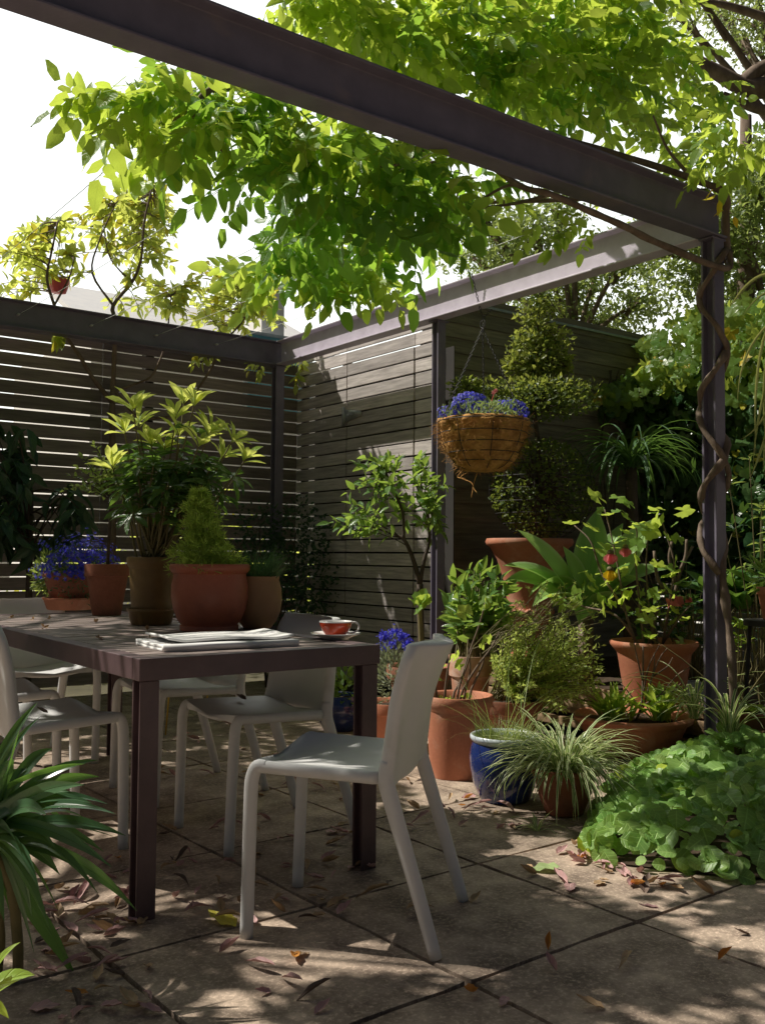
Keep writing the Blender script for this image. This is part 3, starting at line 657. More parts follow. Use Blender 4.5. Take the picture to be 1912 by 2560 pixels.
# ochre ball pot with lavender like grass
c = np.array([1.79, 3.60, TZ]) ; c = DP(556, 1340, 3.82); c[2] = TZ; D = depth(c)
t = thing('potted_grass', 'tuft of fine dark grass in the ochre ball shaped pot on the table behind the conifer', 'potted plant', c)
R = px(105, D)/2; H = px(112, D); make_pot(t, 'ball', c, R, H, m_sand)
mb = MB()
for k in range(420):
    a = rng.uniform(0, 2*PI); r = R*.75*math.sqrt(rng.random()); b = c+(r*math.cos(a), r*math.sin(a), H*.88); L = rng.uniform(.09, .17)
    blade(mb, arch(b, a+rng.normal()*.5, L, rng.uniform(.75, 1.5), rng.uniform(.2, 1.0), 5), .0035, (0.1, .2, 1), .1, prof='grass')
mb.build('grass_tuft', l_grass, t)
# tall dark pot on its dish with rhododendron like bush
c = DP(327, 1335, 4.0); c[2] = TZ; D = depth(c); sh = px(34, D)
saucer('deep mossy olive dish under the tall dark pot on the table', c, px(52, D), sh, m_olive)
c2 = c+(0, 0, sh*.35+.001)
t = thing('potted_shrub', 'leafy shrub with bright yellow green leaf whorls in the tall dark pot on the table', 'potted plant', c2)
R = px(104, D)/2; H = px(132, D); make_pot(t, 'straight', c2, R, H, m_olive, .013)
b0 = c2+(0, 0, H*.85); mbs = MB(); mbo = MB(); mby = MB()
tips = [(285, 880, 1), (268, 925, 1), (300, 915, 1), (330, 960, 1), (245, 1000, 1), (400, 880, 1), (375, 905, 1), (430, 872, 1), (432, 945, 1), (395, 935, 1), (470, 940, 1), (500, 950, 1), (525, 985, 1), (360, 960, 1), (480, 985, 1), (340, 1000, 0), (300, 985, 0), (420, 1000, 0), (380, 1010, 0), (450, 1020, 0), (500, 1020, 0), (270, 1040, 0), (320, 1060, 0), (370, 1070, 0), (420, 1065, 0), (460, 1060, 0), (290, 1090, 0), (340, 1110, 0), (390, 1110, 0), (430, 1100, 0), (360, 1040, 0), (310, 1030, 0), (405, 1030, 0), (445, 985, 0)]
for k, (x, y, yo) in enumerate(tips):
    for rep in range(1 if yo else 2):
        d = D+rng.uniform(-.16, .16); p = DP(x+rng.normal()*5, y+rng.normal()*6+(14 if rep else 0), d); s = b0+rng.normal(size=3)*(.022, .022, .003)
        mid = s*.45+p*.55+(0, 0, -.05)+rng.normal(size=3)*.02; P = bez(s, mid, p, 8); mbs.tube(P, np.linspace(.006, .0028, 8), 5, cap=False)
        ax = nrm(P[-1]-P[-3]); n = rng.integers(9, 13) if yo else rng.integers(9, 13); a = np.arange(n)*2.4+rng.uniform(0, 6)
        u = nrm(np.cross(ax, (.3, .2, 1))); v = np.cross(ax, u); el_ = rng.uniform(.6, 1.8, n) if yo else rng.uniform(-.35, .55, n)
        dd = nrm(np.cos(a)[:, None]*u+np.sin(a)[:, None]*v+ax*el_[:, None]); (mby if yo else mbo).inst(T_obov, np.repeat(p[None], n, 0)-ax*rng.uniform(0, .025, n)[:, None], dd, nrm(ax+rng.normal(size=(n, 3))*.2), rng.uniform(.078, .118, n)*(1. if yo else .95))
        if yo:
            n = 10; pb = P[rng.integers(4, 7, n)]; a = rng.uniform(0, 6.28, n); dd = nrm(np.cos(a)[:, None]*u+np.sin(a)[:, None]*v+ax*.1+np.array([0, 0, -.15])); mbo.inst(T_obov, pb, dd, rdir(n, 1.), rng.uniform(.07, .11, n))
mbs.build('stems', m_stem, t); mbo.build('old_leaves', l_rhodo, t); mby.build('new_leaves', l_young, t)
# small classic pot with little tree
c = DP(231, 1325, 4.55); c[2] = TZ; D = depth(c); 
t = thing('potted_tree', 'small thin stemmed tree with tiny pale leaves in a plain terracotta pot on the table', 'potted plant', c)
R = px(94, D)/2; H = px(110, D); make_pot(t, 'classic', c, R, H, m_terra_old)
b0 = c+(0, 0, H*.85); mbs = MB(); mbl = MB(); top = DP(247, 1040, D); P = bez(b0, b0*.5+top*.5+VR*-.01, top, 10); mbs.tube(P, np.linspace(.009, .006, 10), 7)
paths = []
for x, y in ((205, 960), (175, 985), (150, 1025), (160, 1050), (195, 1010), (215, 1000), (235, 975), (250, 1000), (275, 1030), (290, 1060), (265, 1075), (215, 1060), (185, 1060), (140, 1060), (225, 1040), (240, 1020), (280, 1090), (170, 1010), (255, 1045), (205, 1035)):
    e = DP(x, y, D+rng.uniform(-.2, .2)); s = P[rng.integers(7, 10)]; paths.append(bez(s, s*.5+e*.5+(0, 0, .03), e, 7))
stems_leaves(paths, (14, 20), (.022, .036), T_ov2, .4, mbl, .2, .0035, mbs); mbs.build('trunk', m_barkd, t); mbl.build('foliage', l_small, t)
# lobelia bowl
c = DP(152, 1322, 5.0); c[2] = TZ; D = depth(c)
saucer('wide shallow terracotta saucer under the blue flower bowl', c, px(58, D), px(26, D), m_terra)
c2 = c+(0, 0, px(10, D)); t = thing('flower_bowl', 'low terracotta bowl full of deep blue lobelia on the table', 'potted plant', c2)
def lobelia(t, c, r, n, hb, mats=(None, None), pale=.12, green=True):
    P, d = blob(n, c, (r, r, hb), .7); aa = np.arctan2(d[:, 1], d[:, 0]); P = np.array(c)+(P-np.array(c))*(1+.16*np.sin(aa*4+1)+.14*np.sin(aa*7+d[:, 2]*6)+.10*np.sin(d[:, 2]*11+aa*2))[:, None]; P = P[(d[:, 2] > -.1) & (np.sin(aa*9+d[:, 2]*13) > -.75)]; d = d[:len(P)]; m = len(P); dd = nrm(P-np.array(c)+rng.normal(size=(m, 3))*.03+VDIR*-.05); 
    k = int(m*(1-pale)); mb = MB(); mb.inst(FLT, P[:k], dd[:k], rdir(k), rng.uniform(.008, .013, k)); mb.inst(FLT, P[k:], dd[k:], rdir(m-k), rng.uniform(.008, .012, m-k), 1); mb.build('flowers', [l_lob, l_lobw], t)
    if green:
        n2 = n//2; P, d = blob(n2, c, (r*.95, r*.95, hb*.85), .4); mb = MB(); mb.inst(T_lan, P, nrm(d+rng.normal(size=(n2, 3))*.6), rdir(n2, .5), rng.uniform(.015, .03, n2)); mb.build('foliage', l_small if green == 2 else l_grass, t)
R = px(118, D)/2; H = px(70, D); make_pot(t, 'bowl', c2, R, H, m_terra_old)
lobelia(t, c2+(0, 0, H*.9)+VR*px(20, D), px(88, D), 2300, px(82, D))
mb = MB(); n = 420; P, d = blob(n, c2+(0, 0, H*.95)-VR*px(48, D), (px(34, D),)*2+(px(48, D),), .3); mb.inst(T_lan, P, nrm(d+(0, 0, .2)), rdir(n, .6), rng.uniform(.02, .04, n)); mb.build('trailing_leaves', l_small, t)
# cup, saucer, newspaper
c = DP(725, 1366, 3.36); c[2] = TZ-.001; D = depth(c)
o = thing('saucer', 'white saucer under the red cup on the table corner', 'saucer', c); r = px(55, D)
mb = MB(); mb.lathe([(.001, .003), (r*.45, .003), (r*.47, 0), (r*.52, 0), (r*.55, .004), (r*.95, .017), (r*1.0, .019), (r*.99, .0215), (r*.93, .019), (r*.55, .008), (.001, .007)], c, 56); mb.build('dish', m_white, o)
c2 = c+(0, 0, .0085); o = thing('cup', 'orange red teacup with white inside standing on its saucer', 'cup', c2); r = px(36, D); h = px(33, D)
mb = MB(); pr = [(.001, .002), (r*.50, .002), (r*.52, 0), (r*.56, 0), (r*.56, .004), (r*.62, h*.12), (r*.82, h*.42), (r*.94, h*.72), (r*.985, h*.93)]; mb.lathe(pr, c2, 56); mb.build('bowl', m_red, o)
mb = MB(); mb.lathe([(r*.985, h*.93), (r*1.0, h), (r*.985, h*1.012), (r*.955, h*.99), (r*.90, h*.7), (r*.76, h*.4), (r*.5, h*.14), (.001, h*.1)], c2, 56); mb.build('lining', m_white, o)
hv = nrm(VR*.97+VDIR*.25); mb = MB(); mb.tube(smooth_path([c2+hv*r*.90+(0, 0, h*.86), c2+hv*r*1.18+(0, 0, h*.92), c2+hv*r*1.42+(0, 0, h*.72), c2+hv*r*1.38+(0, 0, h*.42), c2+hv*r*1.08+(0, 0, h*.24), c2+hv*r*.70+(0, 0, h*.22)], 6), .0033, 8); mb.build('handle', m_white, o)
mN = NT('newsprint'); v = mN.n('Attribute', attribute_name='leafco').outputs['Vector']; sp = mN.n('SeparateXYZ'); mN.l(v, sp.inputs[0])
br = mN.n('TexBrick'); mN.l(v, br.inputs[0]); br.inputs['Scale'].default_value = 3.2; br.inputs['Mortar Size'].default_value = .05; br.inputs['Color1'].default_value = (.10, .10, .12, 1); br.inputs['Color2'].default_value = (.30, .30, .33, 1); br.inputs['Mortar'].default_value = (.66, .65, .63, 1); br.inputs['Bias'].default_value = .35
lines = mN.math('FRACT', mN.math('MULTIPLY', sp.outputs[1], 46.)); tx = mN.mix(mN.math('MULTIPLY', mN.math('GREATER_THAN', lines, .55), .3), (.83, .82, .80), (.25, .25, .26))
sel = mN.math('GREATER_THAN', mN.noise(2.3, 1, .5, v), .53); colr = mN.mix(sel, tx, br.outputs[0]); marg = mN.math('LESS_THAN', mN.math('ABSOLUTE', mN.math('SUBTRACT', sp.outputs[1], .52)), .43)
colr = mN.mix(mN.math('MULTIPLY', marg, mN.math('LESS_THAN', mN.math('ABSOLUTE', mN.math('SUBTRACT', sp.outputs[0], .5)), .47)), (.83, .82, .80), colr); p = mN.n('BsdfPrincipled'); mN.l(colr, p.inputs[0]); p.inputs['Roughness'].default_value = .7; mN.l(p.outputs[0], mN.o.inputs[0])
A, B_, = np.array([1.165, 2.765]), np.array([1.592, 2.515]); A = Zp(309, 1400, TZ+.006)[:2]; B_ = A+nrm(np.array([.93, -.36]))*.44
A = np.array([1.165, 2.735]); dx = nrm(np.array([.955, -.295])); L1, W1 = .405, .30
A = np.array([1.215, 2.69]); dx = nrm(np.array([.995, -.10])); L1, W1 = .44, .29; dy = np.array([-dx[1], dx[0]])
news = thing('newspaper', 'folded newspaper lying near the front edge of the table', 'newspaper', (*A, TZ))
for q, (u0, v0, l, wd, z, ro) in enumerate(((0, 0, L1, W1*.94, .008, 0), (.004, .003, L1*.985, W1*.95, .018, .010), (.03, .05, L1*.94, W1*.84, .028, -.02))):
    mb = MB(); nx, ny = 22, 12; V = []; lc = []
    ex = np.array([dx[0]*math.cos(ro)-dx[1]*math.sin(ro), dx[0]*math.sin(ro)+dx[1]*math.cos(ro)]); ey = np.array([-ex[1], ex[0]])
    ph = rng.uniform(0, 6, 4)
    for a in range(nx+1):
        for b in range(ny+1):
            uu, vv = a/nx, b/ny; p = A+ex*(u0+uu*l)+ey*(v0+vv*wd); bump = .0022*math.sin(uu*7+ph[0])+.0016*math.sin(vv*5+uu*4+ph[1])+(.012*max(0, .12-uu)/.12 if q == 2 else 0)+.004*max(0, uu-.85)/.15*(q)
            V.append((p[0], p[1], TZ+z+bump)); lc.append((uu, vv, 0))
    F = [(a*(ny+1)+b, (a+1)*(ny+1)+b, (a+1)*(ny+1)+b+1, a*(ny+1)+b+1) for a in range(nx) for b in range(ny)]; mb.add(V, F, 0, np.array(lc)); s = mb.build('sheet', mN.m, news)
    md = s.modifiers.new('solid', 'SOLIDIFY'); md.thickness = .009 if q < 2 else .007; md.offset = -1
mb = MB(); mb.tube([(*(A+dy*.004-dx*.002), TZ+.0105), (*(A+dx*L1+dy*.004), TZ+.0105)], .0105, 10); mb.build('fold', surf('folded paper edge', (.72, .71, .69), (.83, .82, .80), 8, .7, .05), news)
# ------------------------------------------------------------------ pots on the paving, right hand side
def potted(name, label, c, kind, r, h, mat, cat='potted plant', **k):
    t = thing(name, label, cat, c); make_pot(t, kind, c, r, h, mat, **k); return t
# big terracotta tub with sticks
f = G(992, 1686); D = depth(f); R = px(148, D)/2; c = tilt(f, R*.70); D = depth(c); R = px(148, D)/2; H = px(186, D)*.93
t = potted('potted_fig', 'nearly bare fig sticks with few lobed leaves in the terracotta tub behind the chair', c, 'straight', R, H, m_terra, th=.014, soil=.86)
mbs = MB(); mbl = MB(); b0 = c+(0, 0, H*.85)
for pts in (((985, 1505), (1010, 1420), (1035, 1350), (1048, 1300)), ((990, 1505), (1030, 1440), (1060, 1400), (1078, 1365)), ((1000, 1510), (1015, 1450), (1010, 1400)), ((960, 1500), (968, 1440), (975, 1400)), ((1010, 1505), (1040, 1440), (1045, 1420)), ((975, 1505), (1000, 1460), (1020, 1400)), ((945, 1500), (930, 1450), (925, 1420))):
    P = smooth_path([DP(x, y, D+rng.uniform(-.05, .05)) for x, y in pts], 4); P[0][2] = min(P[0][2], b0[2]); mbs.tube(P, np.linspace(.006, .0035, len(P)), 6)
n = 11; P = np.array([DP(x, y, D-.03) for x, y in ((1012, 1332), (1000, 1340), (1022, 1345), (1048, 1298), (1040, 1310), (975, 1428), (1000, 1430), (955, 1470), (968, 1395), (1050, 1395), (945, 1440))]); mbl.inst(T_maple, P, nrm(rng.normal(size=(n, 3))*.4+np.array([-.3, -.3, .3])), rdir(n, .8), rng.uniform(.05, .085, n)); 
P, d = blob(60, b0+(0, 0, .01), (R*.8, R*.8, .03), .2); mbl.inst(T_ov2, P, rdir(60, .6), rdir(60, 1), rng.uniform(.02, .04, 60))
mbs.build('stems', m_bark, t); mbl.build('leaves', l_aby, t)
# blue glazed pot with grass
f = G(1095, 1738); R = px(142, depth(f))/2; c = tilt(f, R*.62); D = depth(c); R = px(150, D)/2; H = px(140, D)
t = thing('potted_grass', 'wispy grass growing in the dark blue glazed pot with a pale rim', 'potted plant', c)
mb = MB(); o = pot_prof('glazed', R, H); mb.lathe([(.001, 0)]+o, c, 56); mb.build('pot', m_blue, t, angle=60)
mb = MB(); mb.lathe([(R*.90, H*.88), (R*.95, H*.905), (R*1.0, H*.945), (R*1.0, H*.985), (R*.965, H), (R*.90, H*.985), (R*.86, H*.9), (R*.8, H*.8), (.001, H*.78)], c, 56); mb.build('rim', m_cream, t, angle=60)
mb = MB(); mb.lathe([(.001, H*.9), (R*.5, H*.905), (R*.86, H*.895)], c, 24); mb.build('soil', m_soil, t)
mb = MB()
for k in range(330):
    a = rng.uniform(0, 6.28); r = R*.8*math.sqrt(rng.random()); b = c+(r*math.cos(a), r*math.sin(a), H*.89); L = rng.uniform(.05, .13) if k > 46 else rng.uniform(.22, .48)
    blade(mb, arch(b, a+rng.normal()*.6, L, rng.uniform(.7, 1.5), rng.uniform(.3, 1.9), 7 if k < 46 else 5), .004 if k < 46 else .003, (.1, .2, 1), .15, prof='grass')
mb.build('grass', leaf('wispy grass', (.08, .15, .04), (.2, .26, .09), (.4, .48, .12), .35, .4, 0, 0), t)
# terracotta bowl with striped strappy plant
f = G(1225, 1766); R = px(128, depth(f))/2; c = tilt(f, R*.6); D = depth(c); R = px(140, D)/2; H = px(100, D)
t = potted('striped_plant', 'cream and green striped strappy plant spilling over a low terracotta bowl', c, 'bowl', R, H, m_terra_old)
def striped(t, c, n, L0, L1, r, w=.010, lift=(.35, 1.45), droop=(1.2, 2.6), nm='leaves', seg=9):
    mb = MB()
    for k in range(n):
        a = rng.uniform(0, 6.28); q = r*math.sqrt(rng.random()); b = np.array(c)+(q*math.cos(a), q*math.sin(a), 0)
        blade(mb, arch(b, a+rng.normal()*.35, rng.uniform(L0, L1), rng.uniform(*lift), rng.uniform(*droop), seg), w*rng.uniform(.7, 1.15), (.05, .1, 1), .35, prof='strap', strip=(0, 1))
    mb.build(nm, [l_var_e, l_var_c], t)
striped(t, c+(0, 0, H*.88), 430, .17, .37, R*.7)
c3 = G(1160, 1795); t = thing('spider_plantlet', 'tiny striped plantlet rooted in the paving in front of the terracotta bowl', 'plant', c3)
striped(t, c3, 26, .07, .13, .012, .006, (.3, 1.3), (.6, 1.8), seg=6)
# wide shallow bowl with two rosettes and bare branched stick
f = G(1385, 1645); R = px(250, depth(f))/2; c = tilt(f, R*.6); D = depth(c); R = px(244, D)/2; H = px(96, D)*.9
c[2] = 0; t = potted('planter_bowl', 'wide thick rimmed terracotta bowl with two bright green rosette plants and a bare stick', c, 'bowl', R, H, m_terra, th=.03, soil=.84)
mb = MB()
for x, y, n, s in ((1318, 1575, 34, 1.), (1430, 1580, 44, 1.1), (1345, 1572, 12, .8)):
    b = DP(x, y, D-.02); b[2] = H*.84
    for k in range(n):
        a = rng.uniform(0, 6.28); L = rng.uniform(.14, .25)*s; P = arch(b+rng.normal(size=3)*(.02, .02, .0), a, L, rng.uniform(.75, 1.45), rng.uniform(.2, 1.1), 7); blade(mb, P, rng.uniform(.022, .036)*s, (.05, .1, 1), .35, prof='spoon')
mb.build('rosettes', l_ros, t)
mbs = MB(); mbl = MB(); base = DP(1373, 1592, D); base[2] = H*.84
main = smooth_path([base, DP(1385, 1520, D), DP(1388, 1450, D), DP(1388, 1395, D)], 4); mbs.tube(main, np.linspace(.008, .004, len(main)), 6)
for pts in (((1385, 1540), (1405, 1470), (1425, 1420), (1440, 1400)), ((1386, 1525), (1425, 1500), (1460, 1460), (1490, 1440)), ((1388, 1500), (1400, 1440), (1425, 1390)), ((1387, 1470), (1375, 1420), (1368, 1385)), ((1404, 1475), (1412, 1440), (1412, 1410)), ((1425, 1500), (1450, 1495), (1475, 1470)), ((1386, 1535), (1360, 1500), (1340, 1475)), ((1410, 1460), (1440, 1440), (1452, 1420))):
    P = smooth_path([DP(x, y, D+.03*math.sin(x)) for x, y in pts], 4); mbs.tube(P, np.linspace(.005, .002, len(P)), 5)
P = np.array([DP(x, y, D) for x, y in ((1400, 1330), (1420, 1500), (1375, 1520), (1365, 1545), (1400, 1310))]); mbl.inst(T_maple, P, nrm(np.array([(-.6, -.5, -.3), (.8, -.3, .1), (-.5, .4, .5), (.2, -.6, .3), (.4, .2, -.2)])), rdir(5, 1), rng.uniform(.07, .10, 5))
mbs.build('bare_stick', m_bark, t); mbl.build('leaves', l_aby, t)
# fine leaved bush
c = np.array([3.52, 3.62, 0]); D = depth(c); t = potted('bushy_plant', 'broad mound of fine pale green foliage in a hidden terracotta pot behind the blue pot', c, 'classic', .17, .28, m_terra_old)
mbl = MB(); mbs = MB(); paths = []
for k in range(250):
    x, y = inpoly(1, [(1062, 1400), (1100, 1350), (1150, 1325), (1230, 1325), (1300, 1390), (1310, 1450), (1290, 1510), (1230, 1540), (1120, 1530), (1065, 1480)])[0]
    e = DP(x, y, D+rng.uniform(-.33, .28)); s = c+(0, 0, .28)+rng.normal(size=3)*(.05, .05, 0); paths.append(bez(s, s*.5+e*.5+(0, 0, .05), e, 7))
stems_leaves(paths, (28, 42), (.018, .034), T_diam, .4, mbl, .35, .003, mbs, .7)
for k in range(60):
    x = rng.uniform(1100, 1300); y = rng.uniform(1240, 1350)+abs(x-1200)*.5; e = DP(x, y, D+rng.uniform(-.25, .25)); s = c+(0, 0, .55)+rng.normal(size=3)*(.12, .12, .03); P = bez(s, s*.5+e*.5+(0, 0, .03), e, 6); mbs.tube(P, np.linspace(.0025, .0012, 6), 4, cap=False); n = 7; mbl.inst(T_lan, np.repeat(P[-1][None], n, 0), rdir(n, .5), rdir(n, 1), rng.uniform(.015, .03, n))
mbs.build('stems', m_stem, t); mbl.build('foliage', l_bush, t)
# limey pot behind the tub with hydrangea like shrub
c = DP(1015, 1510, 5.25); c[2] = 0; D = depth(c); R = px(92, D)/2; H = float((DP(1015, 1416, D)-c)[2]); t = potted('potted_shrub', 'dark broad leaved shrub in a lime streaked terracotta pot behind the fig tub', c, 'classic', R, H, m_terra_lime)
mbl = MB(); mbs = MB(); paths = []
for k in range(70):
    x, y = inpoly(1, [(955, 1290), (985, 1240), (1040, 1220), (1090, 1255), (1115, 1310), (1100, 1380), (1040, 1400), (970, 1380)])[0]; e = DP(x, y, D+rng.uniform(-.1, .4)); s = c+(0, 0, H*.9)+rng.normal(size=3)*(.04, .04, 0); paths.append(bez(s, s*.5+e*.5+(0, 0, .1), e, 7))
stems_leaves(paths, (7, 11), (.06, .115), T_ov, .2, mbl, .35, .004, mbs); mbs.build('stems', m_stem, t); mbl.build('foliage', l_cit, t)
# terracotta urn with topiary, in front of the wall
D = 6.55; c = DP(1143, 1168, D); zr = c[2]; c[2] = BZ-.02; base = c.copy(); R = px(184, D)/2; Hh = zr-base[2]
t = thing('urn_planter', 'large flared terracotta urn on a ribbed foot holding the clipped topiary', 'urn', base)
mb = MB(); pr = [(.001, 0), (R*.62, 0), (R*.62, .04), (R*.50, .06), (R*.44, .10), (R*.42, Hh*.30), (R*.46, Hh*.42), (R*.52, Hh*.47), (R*.50, Hh*.50), (R*.55, Hh*.60), (R*.62, Hh*.72), (R*.76, Hh*.86), (R*.92, Hh*.95), (R*1.0, Hh*.965), (R*1.03, Hh*.99), (R*1.0, Hh*1.015), (R*.93, Hh*1.0), (R*.8, Hh*.9), (.001, Hh*.88)]
mb.lathe(pr, base, 64, wob=lambda a, z: (.012*np.sin(a*22) if Hh*.28 < z < Hh*.43 else 0*a)); mb.build('urn', m_terra, t, angle=45)
mb = MB(); ang = np.linspace(0, 2*PI, 97); mb.tube([(base[0]+R*.535*math.cos(a), base[1]+R*.535*math.sin(a), base[2]+Hh*.475+.008*math.sin(a*18)) for a in ang], .014, 8, cap=False); mb.build('rope_band', m_terra, t)
tb2 = base+(0, 0, Hh*.93); t = thing('topiary', 'tiered clipped shrub, dark ball below a flat plate and a loose bright top', 'topiary', tb2)
mbd = MB(); mbt = MB(); mbs = MB(); mbw = MB(); PW = np.array([0, 0, 1.])
def cpos(x, y): return DP(x, y, D)
axis = smooth_path([tb2, cpos(1165, 1060), cpos(1162, 960), cpos(1150, 860), cpos(1155, 760), cpos(1165, 660)], 5); mbs.tube(axis, np.linspace(.022, .008, len(axis)), 7)
for k in range(7):
    a = k*.9; mbs.tube(bez(tb2+(.05*math.cos(a), .05*math.sin(a), -.02), cpos(1150+k*6, 1080), cpos(1140+k*9, 985), 7), np.linspace(.012, .006, 7), 5)
def twiggy(mbx, c_, rad, n, size, tpl, up=.2, shell=.6, col=None):
    P, d = blob(n, c_, rad, shell); mbx.inst(tpl, P, nrm(d*.7+rng.normal(size=(n, 3))*.55+(0, 0, up)), nrm(d+rng.normal(size=(n, 3))*.6+(0, 0, .6)), rng.uniform(size[0], size[1], n))
    for q in range(n//22): i = rng.integers(n); mbs.tube(bez(np.array(c_)+rng.normal(size=3)*.04, (np.array(c_)+P[i])/2+rng.normal(size=3)*.05, P[i], 5), np.linspace(.004, .0015, 5), 4, cap=False)
c1 = cpos(1170, 1055); r1 = px(112, D); twiggy(mbd, c1, (r1, r1, r1*.95), 2700, (.022, .04), T_ov2, .2, .72)
c2 = cpos(1150, 865); twiggy(mbd, c2, (px(150, D), px(150, D), px(40, D)), 2200, (.022, .04), T_ov2, .3, .2); P, d = blob(700, c2+(0, 0, px(22, D)), (px(150, D), px(150, D), px(18, D)), .1); mbt.inst(T_ov2, P, nrm(d*.5+rng.normal(size=(700, 3))*.4+(0, 0, .6)), rdir(700, 1), rng.uniform(.025, .042, 700))
for x, y, a, b, n_ in ((1130, 745, 42, 26, 170), (1200, 735, 42, 28, 170), (1160, 790, 66, 30, 280), (1115, 790, 30, 24, 170), (1215, 785, 28, 26, 170), (1165, 715, 44, 28, 150), (1145, 680, 36, 26, 120), (1185, 665, 36, 26, 110)): twiggy(mbt, cpos(x, y), (px(a, D), px(a, D), px(b, D)), n_, (.026, .05), T_ov2, .35, .1)
twiggy(mbd, cpos(1165, 640), (px(40, D), px(40, D), px(30, D)), 240, (.024, .04), T_ov2, .3, .2); twiggy(mbd, cpos(1165, 770), (px(55, D), px(55, D), px(70, D)), 600, (.024, .04), T_ov2, .3, .1)
twiggy(mbd, cpos(1010, 838), (px(45, D), px(45, D), px(22, D)), 320, (.024, .04), T_ov2, .3, .1)
for k in range(10):
    a = k*PI/5; mbw.tube([c1+r1*1.02*np.array([math.cos(a)*math.sin(b), math.sin(a)*math.sin(b), -math.cos(b)]) for b in np.linspace(.4, 2.4, 14)], .0022, 4, cap=False)
for b in np.linspace(.6, 2.0, 7): mbw.tube([c1+r1*1.02*np.array([math.cos(a)*math.sin(b), math.sin(a)*math.sin(b), -math.cos(b)]) for a in np.linspace(0, 2*PI, 33)], .0022, 4, cap=False)
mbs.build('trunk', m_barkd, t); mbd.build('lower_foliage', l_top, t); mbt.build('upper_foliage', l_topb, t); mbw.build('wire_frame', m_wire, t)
# agave
D = 5.75; c = DP(1265, 1330, D); zc = c[2]; c[2] = BZ-.02; t = thing('agave', 'soft grey green agave rosette with broad arching leaves beside the urn', 'agave', c)
mb = MB(); b = np.array([c[0], c[1], zc]); mbst = MB(); mbst.tube([c, b], [.05, .045], 10); mbst.build('stem', m_bark, t)
for tip, up, W in (((1118, 1145), .02, 66), ((1425, 1118), .05, 66), ((1290, 1100), 0, 74), ((1345, 1130), .02, 60), ((1085, 1222), .12, 58), ((1142, 1290), .27, 56), ((1090, 1255), .16, 50), ((1215, 1180), .0, 56), ((1150, 1310), .2, 52), ((1400, 1260), .16, 55), ((1440, 1230), .12, 52), ((1310, 1300), .2, 50), ((1250, 1350), .12, 50)):
    e = DP(tip[0], tip[1], D+{1290: .12, 1345: .2}.get(tip[0], rng.uniform(-.25, .0))); mid = b*.5+e*.5+(0, 0, up*.8); P = bez(b, mid+(0, 0, .05), e, 12); blade(mb, P, px(W, D), -VDIR*.5+np.array([0, 0, .8])+rng.normal(size=3)*.25, .38, prof='agave')
for k in range(5):
    a = rng.uniform(0, 6.28); blade(mb, arch(b, a, rng.uniform(.3, .45), rng.uniform(.3, 1.2), rng.uniform(.2, 1.2), 10), px(56, D), (.01, .02, 1), .28, prof='agave')
mb.build('leaves', l_agave, t)
# abutilon in big terracotta pot
D = 5.35; c = DP(1412, 1470, D); c[2] = BZ-.015; R = px(180, D)/2; H = float((DP(1412, 1384, D)-c)[2]); t = potted('flowering_maple', 'leggy flowering maple with red and yellow bell flowers in a wide terracotta pot', c, 'tub', R, H, m_terra, th=.02)
mbs = MB(); mbl = MB(); b0 = c+(0, 0, H*.85)
lv = []
for pts in (((1375, 1395), (1350, 1320), (1335, 1230), (1318, 1150), (1305, 1100)), ((1390, 1395), (1380, 1300), (1372, 1210), (1375, 1150), (1365, 1130)), ((1430, 1395), (1445, 1300), (1455, 1220), (1440, 1160), (1425, 1115)), ((1410, 1395), (1400, 1300), (1395, 1220), (1400, 1140)), ((1400, 1395), (1420, 1320), (1440, 1305)), ((1380, 1395), (1330, 1330), (1260, 1310), (1220, 1290)), ((1430, 1390), (1470, 1330), (1500, 1300)), ((1350, 1320), (1300, 1240), (1275, 1170), (1240, 1135)), ((1420, 1390), (1405, 1340), (1400, 1300))):
    P = smooth_path([DP(x, y, D+.12*math.sin(x*.05+i)) for i, (x, y) in enumerate(pts)], 5); mbs.tube(P, np.linspace(.008, .003, len(P)), 6)
    for k in range(len(P)):
        if k > 3 and rng.random() < .6: lv.append(P[k]+rng.normal(size=3)*.05)
for pts in (((1455, 1290), (1470, 1230), (1495, 1180)), ((1460, 1260), (1445, 1210), (1450, 1170)), ((1450, 1300), (1420, 1250), (1412, 1190)), ((1470, 1230), (1480, 1200), (1482, 1165))):
    P = smooth_path([DP(x, y, D+.1) for x, y in pts], 4); mbs.tube(P, np.linspace(.012, .008, len(P)), 6)
spec = [(1300, 1085, .115), (1325, 1080, .09), (1265, 1130, .10), (1240, 1125, .085), (1365, 1130, .115), (1390, 1140, .10), (1425, 1110, .095), (1460, 1105, .10), (1350, 1165, .08), (1305, 1330, .09), (1250, 1300, .10), (1395, 1325, .10), (1225, 1300, .08), (1350, 1300, .1), (1420, 1210, .08), (1290, 1180, .1), (1330, 1270, .1), (1375, 1265, .1), (1480, 1250, .09), (1440, 1240, .09)]
lv = np.array([DP(x, y, D-.1) for x, y, s in spec]+lv); sz = np.concatenate([[s for _, _, s in spec], rng.uniform(.05, .09, len(lv)-len(spec))]); n = len(lv); mbl.inst(T_maple, lv, nrm(rng.normal(size=(n, 3))*.8+np.array([0, -.1, -.15])), nrm(np.array([0, 0, 1.])+rng.normal(size=(n, 3))*.45), sz)
mbs.build('stems', m_bark, t); mbl.build('leaves', l_aby, t)
